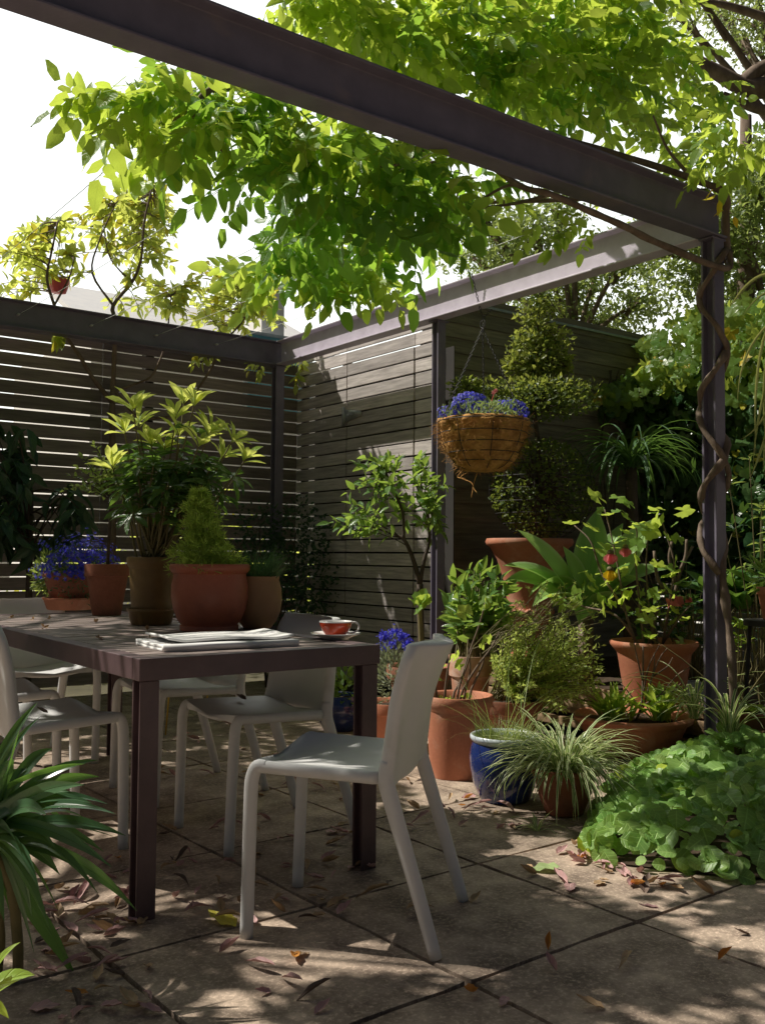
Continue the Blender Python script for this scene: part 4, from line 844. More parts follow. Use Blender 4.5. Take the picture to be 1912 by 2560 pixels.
def bell(t, x, y, mat, r, d=(0, 0, -1), open_=1., dd=-.12):
    p = DP(x, y, D+dd); mb = MB(); pet = leaf_tpl(.95, 4, -.25, -.3*open_, 'obov', 5)
    for k in range(5):
        a = k*2*PI/5; dirv = nrm(np.array(d)+open_*.55*np.array([math.cos(a), math.sin(a), 0])); mb.inst(pet, p, dirv, -np.array([math.cos(a), math.sin(a), .2]), r)
    o = mb.build('flower', mat, t); mb = MB(); mb.lathe([(.001, .012), (r*.22, .008), (r*.3, -.004), (r*.25, -.012), (.001, -.012)], p, 10); mb.tube([p, p-np.array(d)*.05+(.005, 0, .0)], .0015, 5); mb.build('calyx', m_stem, o)
    return o
bell(t, 1318, 1192, l_pinkf, .066, open_=.75, dd=-.25); bell(t, 1350, 1180, l_pinkf, .058, open_=.7, dd=-.1); bell(t, 1317, 1228, l_yelf, .066, open_=.7, dd=-.25); bell(t, 1452, 1297, l_pinkf, .07, (-.5, -.75, -.1), 1.5); bell(t, 1483, 1290, l_pinkf, .04, (.3, -.4, -.7), .7, -.05)
# strappy plant by the fence
D = 6.55; b = DP(1362, 1010, D); c = b.copy(); c[2] = BZ-.02; t = thing('strappy_palm', 'fountain of long thin drooping green leaves in front of the dark wall corner', 'plant', c); mbst = MB(); mbst.tube(smooth_path([c, c*.5+b*.5+(.02, 0, 0), b], 4), [.06]*3+[.05]*3+[.04]*3, 8); mbst.build('trunk', m_barkd, t); mb = MB()
for k in range(120): a = rng.uniform(0, 6.28); blade(mb, arch(b+rng.normal(size=3)*.02, a, rng.uniform(.35, .75), rng.uniform(.5, 1.45), rng.uniform(1.8, 2.7), 11), rng.uniform(.012, .02), (.05, .1, 1), .3, prof='strap')
mb.build('leaves', l_strap, t)
# ------------------------------------------------------------------ hanging basket
hx, hy = 3.99, 4.335; rimp = AX(1043, 917, hx); hy = rimp[1]; hz = rimp[2]; bot = AX(1043, 1019, hx)[2]; D = depth((hx, hy, hz)); R = px(190, D)/2
t = thing('hanging_basket', 'coconut fibre lined wire basket hanging by chains from the right hand beam', 'hanging basket', (hx, hy, hz))
c = np.array([hx, hy, hz]); hb = hz-bot
prof = [(.001, -hb), (R*.38, -hb*.985), (R*.60, -hb*.86), (R*.78, -hb*.64), (R*.91, -hb*.38), (R*.985, -hb*.14), (R*1.02, -.0), (R*1.0, .03), (R*.90, .02), (R*.85, -.03), (.001, -.04)]
pp = []
for (a, b), (a2, b2) in zip(prof[:7], prof[1:8]):
    for q in np.linspace(0, 1, 4, endpoint=False): pp.append((a+(a2-a)*q, b+(b2-b)*q))
pp += prof[7:]
mb = MB(); mb.lathe(pp, c, 72, wob=lambda a, z: .010*np.sin(a*5+z*30)+.007*np.sin(a*11-z*55)+rng.normal(size=len(a))*.004-.006*abs(math.sin((z)*PI/.075))); mb.build('coir_liner', m_coir, t)
mb = MB()
for k in range(1500):
    a = rng.uniform(0, 6.28); z = -hb*rng.uniform(0, 1)**1.3; r = np.interp(-z, [-p[1] for p in prof[:7]][::-1], [p[0] for p in prof[:7]][::-1])+.002; p0 = c+(r*math.cos(a), r*math.sin(a), z); d = nrm(np.array([math.cos(a), math.sin(a), -.3])+rng.normal(size=3)*1.1); L = rng.uniform(.02, .06)
    mb.tube([p0, p0+d*L*.5, p0+d*L+rng.normal(size=3)*.012], [.0009, .0008, .0005], 3, cap=False)
for pts in (((1010, 1020), (995, 1032), (1020, 1045), (1018, 1075)), ((1030, 1022), (1022, 1050), (1030, 1065)), ((1000, 1015), (988, 1030), (1005, 1034))): mb.tube(smooth_path([AX(x, y, hx) for x, y in pts], 5), .003, 5)
mb.build('coir_fibres', m_coir, t)
mb = MB(); rr = lambda z: np.interp(-z, [-p[1] for p in prof[:7]][::-1], [p[0] for p in prof[:7]][::-1])+.007
for z in (0.012, -hb*.2, -hb*.42, -hb*.62, -hb*.8): mb.tube([c+((R*1.035 if z > 0 else rr(z))*math.cos(a), (R*1.035 if z > 0 else rr(z))*math.sin(a), z) for a in np.linspace(0, 2*PI, 49)], .0032 if z > 0 else .0026, 5, cap=False)
for k in range(8):
    a = k*PI/4+.25; mb.tube([c+(rr(z)*math.cos(a), rr(z)*math.sin(a), z) for z in np.linspace(0.01, -hb*.99, 12)], .0026, 5, cap=False)
mb.build('wire_frame', m_wire, t)
def chain(mb, a, b, r=.0075, wr=.0021):
    a, b = np.array(a), np.array(b); d = b-a; L = np.linalg.norm(d); d /= L; n = max(2, int(L/(r*2.5))); u = nrm(np.cross(d, (.3, .9, .1))); v = np.cross(d, u)
    for k in range(n):
        p = a+d*L*(k+.5)/n; s = u if k % 2 else v; mb.tube([p+d*math.cos(q)*r*1.55+s*math.sin(q)*r*.8 for q in np.linspace(0, 2*PI, 9)], wr, 4, cap=False)
ring = AX(1042, 692, hx); mb = MB(); chain(mb, AX(1018, 592, XR-.058), ring+(0, 0, .01)); chain(mb, (XR+.06, ring[1]-.02, ZB-.01), ring+(0, 0, .01))
mb.tube([ring+(.0, .022*math.sin(q), -.02+.028*math.cos(q)) for q in np.linspace(0, 2*PI, 14)], .003, 5, cap=False)
for a in (2.9, 5.0, .8): chain(mb, ring-(0, 0, .05), c+(R*1.02*math.cos(a), R*1.02*math.sin(a), .02))
chain(mb, ring-(0, 0, .05), ring+(0, 0, .0)); mb.build('chain', m_wire, t)
tl = thing('basket_flowers', 'violet blue lobelia with a single red flower growing in the hanging basket', 'flowers', c+(0, 0, .02))
lf = VR
P1, d1 = blob(700, c-lf*px(28, D)+(0, 0, px(36, D)), (px(44, D), px(44, D), px(34, D)), .7); P2, d2 = blob(560, c+lf*px(56, D)+(0, 0, px(26, D)), (px(42, D), px(42, D), px(30, D)), .7); P3, d3 = blob(90, c-lf*px(75, D)+(0, 0, px(25, D)), (px(28, D),)*2+(px(18, D),), .5)
P = np.vstack([P1, P2, P3]); dd = np.vstack([d1, d2, d3]); mb = MB(); mb.inst(FLT, P, nrm(dd-VDIR*.4+(0, 0, .2)), rdir(len(P)), rng.uniform(.008, .013, len(P)))
k = rng.choice(len(P), 260, False); mb.inst(FLT, P[k]+dd[k]*.006, nrm(dd[k]-VDIR*.4+(0, 0, .2)), rdir(260), rng.uniform(.008, .012, 260), 1); mb.build('blue_flowers', [l_lob, l_lobw], tl)
mb = MB(); n = 900; P, d = blob(n, c+(0, 0, px(16, D)), (R*.98, R*.98, px(34, D)), .3); P = P[P[:, 2] > hz-.01]; n = len(P); mb.inst(T_lan, P, nrm(rng.normal(size=(n, 3))*.5+(0, 0, .7)), rdir(n, .5), rng.uniform(.025, .055, n))
for x, y in ((957, 885), (962, 900), (975, 880), (950, 905), (985, 868), (1015, 862), (1070, 872), (1105, 870)):
    p = AX(x, y, hx); mb.tube(bez(c+(p-c)*.4, c+(p-c)*.8, p, 6), [.003, .003, .0025, .002, .002, .002], 4); mb.inst(T_lan, np.repeat(p[None], 9, 0)-(0, 0, .01), rdir(9, .9), rdir(9), .05)
mb.build('foliage', leaf('grey green basket leaf', (.12, .20, .07), (.26, .34, .16), (.35, .45, .15), .35, .45, 0, 0), tl)
mb = MB(); p = AX(1068, 846, hx-.05); mb.inst(FLT, [p, p+(.01, .0, .008), p+(0, .01, -.006)], nrm(-VDIR+np.array([(0, 0, .3), (.5, 0, .3), (-.4, 0, 0)])), rdir(3), .016); mb.tube([c+(0, -.02, .03), p], .002, 4); mb.build('red_flower', l_pinkf, tl)

# ------------------------------------------------------------------ small citrus tree in front of the gate
D = 6.0; top = DP(907, 1262, D); foot = top.copy(); foot[2] = 0
t = potted('citrus_tree', 'small open citrus tree in a pot in front of the slatted gate', np.array([foot[0], foot[1], 0]), 'classic', .2, .33, m_terra_old, cat='potted tree')
mbs = MB(); mbl = MB(); mbs.tube(smooth_path([foot+(0, 0, .28), foot*.5+top*.5+(.01, 0, 0), top], 5), np.linspace(.024, .02, 11), 8)
f1 = smooth_path([top, DP(893, 1210, D), DP(872, 1165, D), DP(845, 1155, D+.05)], 5); f2 = smooth_path([top, DP(915, 1215, D), DP(928, 1160, D), DP(920, 1100, D), DP(900, 1050, D)], 5); f3 = smooth_path([DP(872, 1165, D), DP(870, 1110, D), DP(850, 1060, D), DP(830, 1010, D)], 5)
for f_, a, b in ((f1, .017, .009), (f2, .015, .007), (f3, .011, .005)): mbs.tube(f_, np.linspace(a, b, len(f_)), 7)
paths = []
for x, y in [(712, 1130), (745, 1120), (735, 1140), (760, 1090), (750, 1065), (780, 1040), (770, 1000), (790, 990), (815, 1000), (835, 992), (860, 990), (905, 1000), (910, 985), (920, 1010), (930, 1040), (890, 1030), (870, 1040), (840, 1050), (815, 1060), (800, 1090), (830, 1100), (860, 1090), (890, 1090), (915, 1080), (935, 1110), (905, 1130), (880, 1130), (845, 1130), (810, 1130), (770, 1150), (800, 1160), (945, 1090), (955, 1150), (940, 1060), (925, 1160), (965, 1050), (880, 1070), (760, 1120), (950, 1130)]:
    e = DP(x, y, D+rng.uniform(-.35, .3)); s = (f1, f2, f3)[0 if x < 800 and y > 1080 else (1 if x > 880 else 2)]; s = s[rng.integers(len(s)//2, len(s))]; paths.append(bez(s, s*.45+e*.55+(0, 0, .06), e, 7))
stems_leaves(paths, (9, 14), (.055, .095), T_ov, .15, mbl, .3, .0035, mbs); mbs.build('trunk', m_barkd, t); mbl.build('foliage', l_cit, t)
# cut stick with one leaf tuft in front of it
D = 5.0; t = thing('pruned_stick', 'upright pruned stick with a single tuft of bright lobed leaves by the steel post', 'plant', DP(908, 1500, D)*(1, 1, 0)); mb = MB(); P = smooth_path([DP(912, 1520, D)*(1, 1, 0)+(0, 0, .0), DP(910, 1400, D), DP(906, 1312, D)], 5); mb.tube(P, .013, 7); mb.build('stem', m_stem, t)
mb = MB(); n = 7; mb.inst(T_maple, np.array([DP(905, 1308, D)]*n), nrm(rng.normal(size=(n, 3))*.6+(-.3, -.2, .35)), rdir(n, 1.), rng.uniform(.06, .10, n)); mb.build('leaves', l_aby, t)
# lavender coloured pot plant below the table corner
D = 5.1; c = DP(850, 1530, D); c[2] = 0; t = potted('flower_pot', 'blue flowering plant with grey green stems in a terracotta pot beyond the table corner', c, 'classic', .15, .24, m_terra); b0 = c+(0, 0, .22)
for nm, n, sz, tp, mt in (('foliage', 700, (.02, .04), T_lan, leaf('grey green herb leaf', (.13, .16, .09), (.24, .26, .16), (.25, .3, .15), .3, .5, 0, 0)),):
    mb = MB(); P, d = blob(n, DP(847, 1460, D), (.11, .11, .22), .2); mb.inst(tp, P, nrm(d+(0, 0, .6)), rdir(n), rng.uniform(*sz, n)); mb.build(nm, mt, t)
mb = MB(); P = np.vstack([blob(90, DP(853+a, 1385+b, D+.05*q), (px(15, D),)*2+(px(10, D),), .1)[0] for q, (a, b) in enumerate(((-22, -12), (0, -18), (18, -8), (28, 8), (-28, 14), (-4, 6)))]); d = rdir(540, .6); P = P+rng.normal(size=P.shape)*.008; mb.inst(FLT, P, d, rdir(540), rng.uniform(.007, .011, 540)); mb.build('flowers', l_lob, t)
c = DP(735, 1572, 5.6); c[2] = 0; t = potted('potted_herb', 'leafy green herb in a blue pot half hidden behind the table leg', c, 'glazed', .14, .2, m_blue); mb = MB(); P, d = blob(160, DP(745, 1500, 5.6), (.12, .12, .14), .2); mb.inst(T_ov, P, nrm(d+(0, 0, .2)), rdir(160, 1), rng.uniform(.04, .07, 160)); mb.build('foliage', l_cit, t)
# dark shrub in the fence corner, lemon tree, big leaved plant by the fence
c = np.array([3.75, 6.45, 0]); t = thing('corner_shrub', 'dark small leaved shrub in the shady corner where the two fences meet', 'shrub', c); mb = MB(); mbs = MB()
for (x, y, r), n in (((560, 1240, .34), 500), ((640, 1150, .3), 500), ((670, 1250, .33), 600), ((560, 1140, .22), 260), ((620, 1300, .36), 500)):
    P, d = blob(n, AY(x, y, 6.45), (r, r*.6, r), .2); mb.inst(T_ov2, P, nrm(d+rng.normal(size=(n, 3))*.6), rdir(n, .6), rng.uniform(.025, .045, n)); mbs.tube(bez(c, c*.5+AY(x, y, 6.45)*.5, AY(x, y, 6.45), 6), np.linspace(.012, .004, 6), 5)
mb.build('foliage', l_dark, t); mbs.build('stems', m_barkd, t)
c = AY(60, 1400, 6.3); c[2] = 0; t = thing('shade_shrub', 'dark shrub with large drooping leaves against the fence at the left edge', 'shrub', c); mb = MB(); mbs = MB()
for k in range(52):
    x, y = inpoly(1, [(-60, 900), (40, 880), (70, 930), (60, 1010), (130, 1040), (185, 1070), (180, 1130), (90, 1200), (-60, 1230)])[0]; e = AY(x, y, 6.3+rng.uniform(-.3, .3)); s = c+(0, 0, .9+rng.random()*.5); mbs.tube(bez(s, s*.5+e*.5+(0, 0, .12), e, 6), np.linspace(.007, .003, 6), 5); n = 7; a = np.arange(n)*2.4; mb.inst(T_drop, np.repeat(e[None], n, 0)+rng.normal(size=(n, 3))*.03, nrm(np.stack([np.cos(a), np.sin(a), -.9+0*a], 1)+rng.normal(size=(n, 3))*.3), rdir(n, 1), rng.uniform(.12, .19, n))
mbs.tube([c, c+(0, 0, 1.4)], [.03, .015], 7); mb.build('foliage', l_dark, t); mbs.build('stems', m_barkd, t)
YT = 6.865; c = AY(243, 1300, YT); c[2] = 0; t = thing('lemon_tree', 'spindly lemon tree with sunlit yellow green leaves standing against the slat fence', 'tree', c); mbs = MB(); mbl = MB(); LT = {}
for nm, pts, a, b in (('main', ((243, 1300), (243, 1000), (243, 870)), .035, .030), ('l', ((243, 870), (200, 815), (170, 765), (140, 720), (118, 660), (102, 600), (112, 545), (125, 480)), .022, .008), ('m', ((243, 870), (246, 800), (250, 700), (245, 660), (285, 610), (305, 560), (312, 480), (330, 400)), .026, .008), ('r', ((243, 850), (290, 830), (325, 815), (345, 780), (360, 735), (365, 690), (370, 640)), .013, .006), ('r2', ((370, 900), (420, 850), (460, 790), (478, 745), (520, 700), (560, 640)), .016, .006), ('l2', ((118, 660), (150, 600), (160, 560)), .010, .005), ('l3', ((245, 660), (200, 590), (215, 520), (250, 440)), .012, .005), ('r3', ((245, 840), (300, 900), (370, 900)), .014, .014), ('m2', ((285, 610), (240, 560), (225, 500)), .01, .004)):
    P = smooth_path([AY(x, y, YT+.02*math.sin(i*2)) for i, (x, y) in enumerate(pts)], 4); LT[nm] = P; mbs.tube(P, np.linspace(a, b, len(P))*.8, 7, rough=.1)
paths = []
for poly, n in (([(-40, 560), (40, 500), (150, 460), (170, 560), (170, 640), (60, 660), (-40, 640)], 52), ([(200, 430), (330, 390), (370, 480), (390, 560), (300, 640), (200, 560)], 74), ([(380, 600), (470, 560), (590, 640), (610, 700), (520, 720), (420, 700), (300, 660)], 62), ([(180, 640), (420, 650), (500, 715), (200, 660)], 12), ([(200, 400), (380, 400), (400, 480), (250, 470)], 10)):
    for x, y in inpoly(n, poly):
        e = AY(x, y, YT+rng.uniform(-.05, 1.0)); allP = np.vstack(list(LT.values())); s = allP[np.argmin(np.linalg.norm(allP-e, axis=1)+(allP[:, 2] < 2.4)*5)]; paths.append(bez(s, s*.5+e*.5+(0, 0, .06), e, 6))
stems_leaves(paths, (7, 12), (.07, .115), T_ov, .0, mbl, .35, .0045, mbs)
paths = []
for x, y in ((440, 780), (460, 770), (420, 790), (130, 745), (120, 735), (540, 800), (560, 810), (620, 790), (650, 800), (640, 830), (630, 775), (660, 760)): e = AY(x, y, YT-.06); paths.append(bez(e+(0, 0, .12), e+(.03, 0, .08), e, 5))
stems_leaves(paths, (6, 9), (.06, .10), T_ov, -.3, mbl, .3, .003, mbs)
mbs.build('trunk', m_bark, t); mbl.build('crown', l_lemon, t)

# ------------------------------------------------------------------ creepers on the right boundary
t = thing('creeper', 'dense dark leaved creeper covering the right boundary fence, sunlit yellow green at its top', 'climbing plant', (XE-.1, 3.4, 0)); mb = MB(); mbt = MB(); mbs = MB()
def creep(poly, n, X0, dx, sz, mbx, tpl=T_ivy, yw=None):
    q = inpoly(n, poly); P = []
    for x, y in q: p = AX(x, y, X0-abs(rng.normal())*dx); P.append(p if p[1] < YW-.05 else AY(x, y, YW-.03-abs(rng.normal())*dx*.5))
    P = np.array(P); nn = nrm(np.array([-.7, -.35, .45])+rng.normal(size=(n, 3))*.45); D_ = nrm(np.cross(nn, rng.normal(size=(n, 3)))*.5+np.array([0, 0, -.6])-nn*.0); mbx.inst(tpl, P, D_, nn, rng.uniform(*sz, n))
creep([(1300, 860), (1420, 790), (1530, 780), (1700, 700), (1760, 1060), (1700, 1250), (1560, 1110), (1500, 1040), (1400, 1020), (1330, 980), (1380, 900), (1290, 890)], 2600, XE-.05, .16, (.06, .12), mb)
creep([(1390, 1020), (1540, 1010), (1560, 1290), (1470, 1290), (1400, 1180)], 420, XE-.08, .12, (.06, .11), mb)
creep([(1560, 1050), (1720, 1050), (1720, 1300), (1570, 1280)], 500, XE-.08, .2, (.06, .12), mb)
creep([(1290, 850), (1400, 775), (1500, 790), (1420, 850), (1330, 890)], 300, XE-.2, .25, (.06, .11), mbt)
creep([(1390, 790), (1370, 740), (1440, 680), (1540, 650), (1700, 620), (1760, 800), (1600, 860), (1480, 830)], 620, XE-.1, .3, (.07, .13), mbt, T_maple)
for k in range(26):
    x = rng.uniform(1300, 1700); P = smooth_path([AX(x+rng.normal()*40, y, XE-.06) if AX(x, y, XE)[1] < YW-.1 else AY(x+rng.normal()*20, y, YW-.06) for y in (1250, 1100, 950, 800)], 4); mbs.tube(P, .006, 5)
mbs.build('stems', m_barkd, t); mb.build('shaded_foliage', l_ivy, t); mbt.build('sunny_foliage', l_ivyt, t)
# plants on the raised bed behind the vine post
def bedplant(name, label, x, y, D, n, sz, tpl, mat, rad, up=.3, pot=None, dz=0.):
    c = DP(x, y, D); z = c[2]; b = np.array([c[0], c[1], BZ-.02]); t = thing(name, label, 'plant', b); mb = MB(); mbs = MB()
    for k in range(n): 
        e = c+rng.normal(size=3)*np.array(rad); P = bez(b, b*.5+e*.5+(0, 0, .08), e, 6); mbs.tube(P, np.linspace(.005, .002, 6), 5, cap=False); m = 7; a = np.arange(m)*2.4+rng.uniform(0, 6); mb.inst(tpl, np.repeat(e[None], m, 0)-np.outer(rng.uniform(0, .03, m), nrm(P[-1]-P[-2])), nrm(np.stack([np.cos(a), np.sin(a), up+rng.normal(size=m)*.3], 1)), rdir(m, 1.5), rng.uniform(*sz, m))
    mbs.build('stems', m_stem, t); mb.build('foliage', mat, t); return t
bedplant('herb_plant', 'upright herb with pale whorled leaves at the right edge behind the post', 1640, 1130, 5.0, 16, (.05, .085), T_lan, l_small, (.11, .11, .16))
bedplant('broad_leaf_plant', 'low dark broad leaved plant between the vine stem and the edge pot', 1600, 1290, 5.2, 16, (.14, .2), T_ov, l_rhodo, (.10, .12, .05), .9)
bedplant('edging_plant', 'small mixed green plant at the back of the bed beside the vine stem', 1590, 1365, 5.0, 22, (.03, .05), T_ov2, l_ros, (.18, .14, .04), .5)
bedplant('bedding_plant', 'dark leafy bedding under the flowering maple next to the post', 1500, 1330, 5.6, 30, (.05, .09), T_ov, l_ivy, (.16, .2, .10), .3)
bedplant('fern_plant', 'shadowy ferny plant behind the agave against the fence', 1480, 1290, 6.1, 40, (.06, .10), T_lan, l_dark, (.35, .2, .16), .3)
c = DP(1668, 1338, 4.55); h = DP(1668, 1268, 4.55)[2]-c[2]; st = thing('plant_stand', 'dark stand lifting the pot at the right picture edge', 'plant stand', c*(1, 1, 0)+(0, 0, BZ)); mb = MB(); mb.lathe([(.001, c[2]-.03), (.13, c[2]-.03), (.13, c[2]-.002), (.001, c[2]-.002)], c*(1, 1, 0), 20); mb.build('top', m_dark, st, angle=40)
for q in (0, 2.1, 4.2): mb = MB(); mb.tube([c+(.1*math.cos(q), .1*math.sin(q), -.02), c*(1, 1, 0)+(.13*math.cos(q), .13*math.sin(q), BZ-.04)], .011, 6); mb.build('leg', m_dark, st)
t = potted('potted_fern', 'terracotta pot with a green tuft cut by the right picture edge', c, 'classic', px(64, 4.55)/2, h, m_terra); mb = MB(); n = 120; P, d = blob(n, c+(0, 0, h+.06), (.10, .10, .09), .2); mb.inst(T_lan, P, nrm(d+(0, 0, .5)), rdir(n, 1), rng.uniform(.05, .09, n)); mb.build('foliage', l_cit, t)
c = DP(1610, 1432, 4.5); c[2] = BZ-.015; t = potted('succulent_bowl', 'flat terracotta bowl with small succulents on the raised bed right of the vine stem', c, 'bowl', px(128, 4.5)/2, .085, m_terra_old)
for k in range(9): p = c+np.array([.075*math.cos(k*.785), .075*math.sin(k*.785), .085])*(1 if k else np.array([0, 0, 1])); n = 14; a = np.arange(n)*2.4; mb = MB(); mb.inst(T_ov2, np.repeat(p[None], n, 0), nrm(np.stack([np.cos(a), np.sin(a), .5+0*a], 1)), rdir(n, 1), .038); mb.build('succulent', l_ros, t)
for lab, x, y, D, n in (('arching striped plant on the raised bed left of the vine post', 1500, 1478, 4.75, 34), ('arching striped plant on the raised bed right of the vine stem', 1575, 1480, 4.3, 26)):
    c = DP(x, y, D); c[2] = BZ-.015; t = thing('spider_plant', lab, 'plant', c); striped(t, c, n, .28, .5, .03, .014, (.9, 1.5), (1.2, 2.2), seg=11)
c = DP(1482, 1500, 5.35); c[2] = BZ-.01; t = thing('plant_trough', 'small pale square edged trough half hidden beside the post', 'trough', c); zt = DP(1482, 1470, 5.35)[2]; mb = MB(); w2 = px(62, 5.35)
for a, b, s in ((0, -.05, (w2, .012, zt-BZ+.01)), (0, .05, (w2, .012, zt-BZ+.01)), (-w2/2+.006, 0, (.012, .088, zt-BZ+.01)), (w2/2-.006, 0, (.012, .088, zt-BZ+.01))): mb.box(c+VR*a+VDIR*b+(0, 0, (zt-BZ)/2), s, rz=math.atan2(VR[1], VR[0]))
mb.build('trough_box', m_cream, t, smooth=False, bevel=.002); mb = MB(); mb.box(c+(0, 0, (zt-BZ)*.4), (w2*.9, .09, (zt-BZ)*.7), rz=math.atan2(VR[1], VR[0])); mb.build('soil', m_soil, t, smooth=False)
# trailing plant hanging in from the right edge
D = 3.3; o = DP(1716, 640, D); t = thing('trailing_plant', 'long yellow green blades trailing down from a basket beyond the right picture edge', 'hanging plant', o); mb = MB()
for a, b, e in (((1650, 545), (1590, 640), (1575, 665)), ((1640, 700), (1590, 760), (1592, 880)), ((1650, 690), (1620, 780), (1632, 990)), ((1660, 720), (1635, 800), (1655, 985)), ((1665, 760), (1630, 880), (1625, 1015)), ((1680, 780), (1640, 930), (1650, 1030)), ((1690, 850), (1650, 925), (1598, 950)), ((1660, 650), (1640, 700), (1668, 900)), ((1670, 900), (1640, 990), (1615, 1040)), ((1690, 700), (1675, 820), (1685, 1000)), ((1700, 620), (1640, 610), (1600, 690)), ((1720, 700), (1740, 850), (1730, 1000))):
    blade(mb, bez(o+rng.normal(size=3)*.03, DP(a[0], a[1], D), DP(b[0], b[1], D), 14, DP(e[0], e[1], D)), rng.uniform(.007, .011), -VDIR, .3, prof='strap')
mb.build('blades', leaf('yellowish blade', (.14, .17, .05), (.26, .27, .10), (.4, .42, .12), .4, .4, 0, 0), t)
mb = MB(); mb.lathe([(.001, -.14), (.08, -.13), (.12, -.06), (.14, 0), (.13, 0), (.11, -.05), (.001, -.05)], o+(0, 0, -.0)+VR*.12, 24); mb.build('basket', m_coir, t)
mb = MB(); 
for a in (0, 2.1, 4.2): mb.tube([o+VR*.12+(.135*math.cos(a), .135*math.sin(a), 0), o+VR*.12+(0, 0, .5)], .002, 4)
mb.tube([o+VR*.12+(0, 0, .5), o+VR*.12+(0, 0, 1.35)], .002, 4); mb.build('hanger', m_wire, t)

# ------------------------------------------------------------------ ground cover by the post
mb = MB(); mbs = MB(); n = 0; pts = []
poly = [G(1262, 1858)[:2], G(1330, 1880)[:2], G(1500, 1900)[:2], G(1800, 1925)[:2], (3.6, 1.2), (4.30, 1.3), (4.30, 2.9), (4.05, 2.98), G(1390, 1690)[:2], G(1300, 1730)[:2]]
q = inpoly(2300, poly); ctr = np.mean(np.array(poly), 0)
def edged(p):
    P = np.array(poly); d = 9
    for i in range(len(P)):
        a, b = P[i], P[(i+1) % len(P)]; t_ = np.clip(np.dot(p-a, b-a)/np.dot(b-a, b-a), 0, 1); d = min(d, np.linalg.norm(p-a-(b-a)*t_))
    return d
for p in q:
    e = edged(p); top = .03+.21*min(1, e/.28)**.7*(.85+.35*math.sin(p[0]*7+p[1]*6)*math.sin(p[1]*9-p[0]*3))*(1.-.25*(p[0] > 3.85)); z = top*(1-.75*rng.random()**1.8 if rng.random() < .55 else 1); P0 = np.array([p[0], p[1], z]); tl_ = rng.uniform(.25, 1.0)
    nn = nrm(np.array([0, 0, 1.])+rng.normal(size=3)*.28+(-VDIR)*(.45 if e > .15 else .9)); d2 = np.array([*(rng.normal(size=2)*.8), -.2])+(-VDIR)*.35; d2 = nrm(d2-nn*np.dot(d2, nn)); P0 = P0-d2*.03; pts.append((P0, d2, nn))
A_ = np.array([a for a, _, _ in pts]); mb.inst(T_heart, A_, np.array([b for _, b, _ in pts]), np.array([c_ for _, _, c_ in pts]), np.clip(rng.normal(.060, .016, len(pts)), .028, .098))
for a, b, c_ in pts[::9]: mbs.tube([a*(1, 1, 0)+rng.normal(size=3)*(.03, .03, 0), a*.6+a*(1, 1, 0)*.4, a], [.003, .003, .002], 4, cap=False)
mbq = MB(); pc = np.array(poly); pc = ctr+(pc-ctr)*.93; mbq.add([(a, b, .0065) for a, b in pc], [tuple(range(len(pc)))]); struct(mbq, 'planting_soil', m_soil)
gc = thing('ground_cover', 'mass of quilted heart shaped green leaves spreading round the foot of the vine post', 'ground cover plant', (3.2, 2.0, 0)); mb.build('foliage', l_gc, gc)
# foreground strap leaved plant
D0 = 2.2; o = DP(-40, 1800, D0); ft = G(40, 2106); t = thing('strap_plant', 'broad glossy strap leaves of a foreground plant reaching in from the left edge', 'plant', (ft[0], ft[1], 0)); mb = MB(); mbs = MB(); rng2 = np.random.default_rng(5)
mbs.tube(smooth_path([ft, DP(38, 2020, 2.28), DP(20, 1900, 2.24), o], 5), np.linspace(.013, .012, 16), 8); ft2 = ft-VR*px(45, 2.3)+(0, 0, 0); mbs.tube(smooth_path([ft2, DP(0, 2000, 2.26), o+(0, 0, -.05)], 5), np.linspace(.012, .011, 11), 8)
tipsL = [(82, 1517, 24), (46, 1567, 22), (88, 1548, 16), (114, 1617, 34), (213, 1642, 26), (216, 1678, 34), (182, 1695, 40), (234, 1737, 24), (250, 1758, 26), (272, 1805, 36), (205, 1818, 40), (243, 1874, 30), (297, 1968, 34), (212, 1930, 26), (86, 1922, 40), (176, 2138, 44), (128, 1970, 36), (150, 1860, 34), (185, 1650, 30), (60, 1660, 40), (100, 1760, 44), (130, 1890, 36), (30, 1640, 40), (190, 1770, 30), (225, 1840, 28), (60, 1880, 40), (160, 1790, 40), (255, 1810, 26), (70, 1980, 34), (150, 1710, 36), (120, 1830, 40), (200, 1735, 32), (40, 1760, 44), (20, 1930, 40), (30, 2000, 40), (75, 2060, 34), (-10, 2060, 40), (110, 2010, 34), (50, 1850, 44), (10, 1990, 44)]
for x, y, W in tipsL:
    e = DP(x, y, D0+rng2.uniform(-.16, .22)); s = o+rng2.normal(size=3)*.02+(0, 0, (1800-y)*.00012); mid = s*.5+e*.5+(0, 0, .05+.03*rng2.random()+(.04 if y > 1900 else 0)); blade(mb, bez(s, mid, e, 12), px(W, D0)*.82, np.array([0, 0, .7])-VDIR*.5+rng2.normal(size=3)*.4, .3, prof='strap')
for k in range(9):
    a = rng2.uniform(0, 6.28); 
    dirv = np.array([math.cos(a), math.sin(a)]); 
    if np.dot(dirv, VR[:2]) > .3: continue
    blade(mb, arch(o, a, rng2.uniform(.22, .36), rng2.uniform(.1, 1.3), rng2.uniform(.4, 1.5), 10), .034, (.05, .02, 1), .32, prof='spoon')
mb.build('leaves', l_fore, t); mbs.build('stems', m_stem, t)
D0 = 1.55; o = DP(-70, 2200, D0); t = thing('corner_plant', 'pale green veined leaf of a low plant in the bottom left corner', 'plant', (o[0], o[1], 0)); mb = MB()
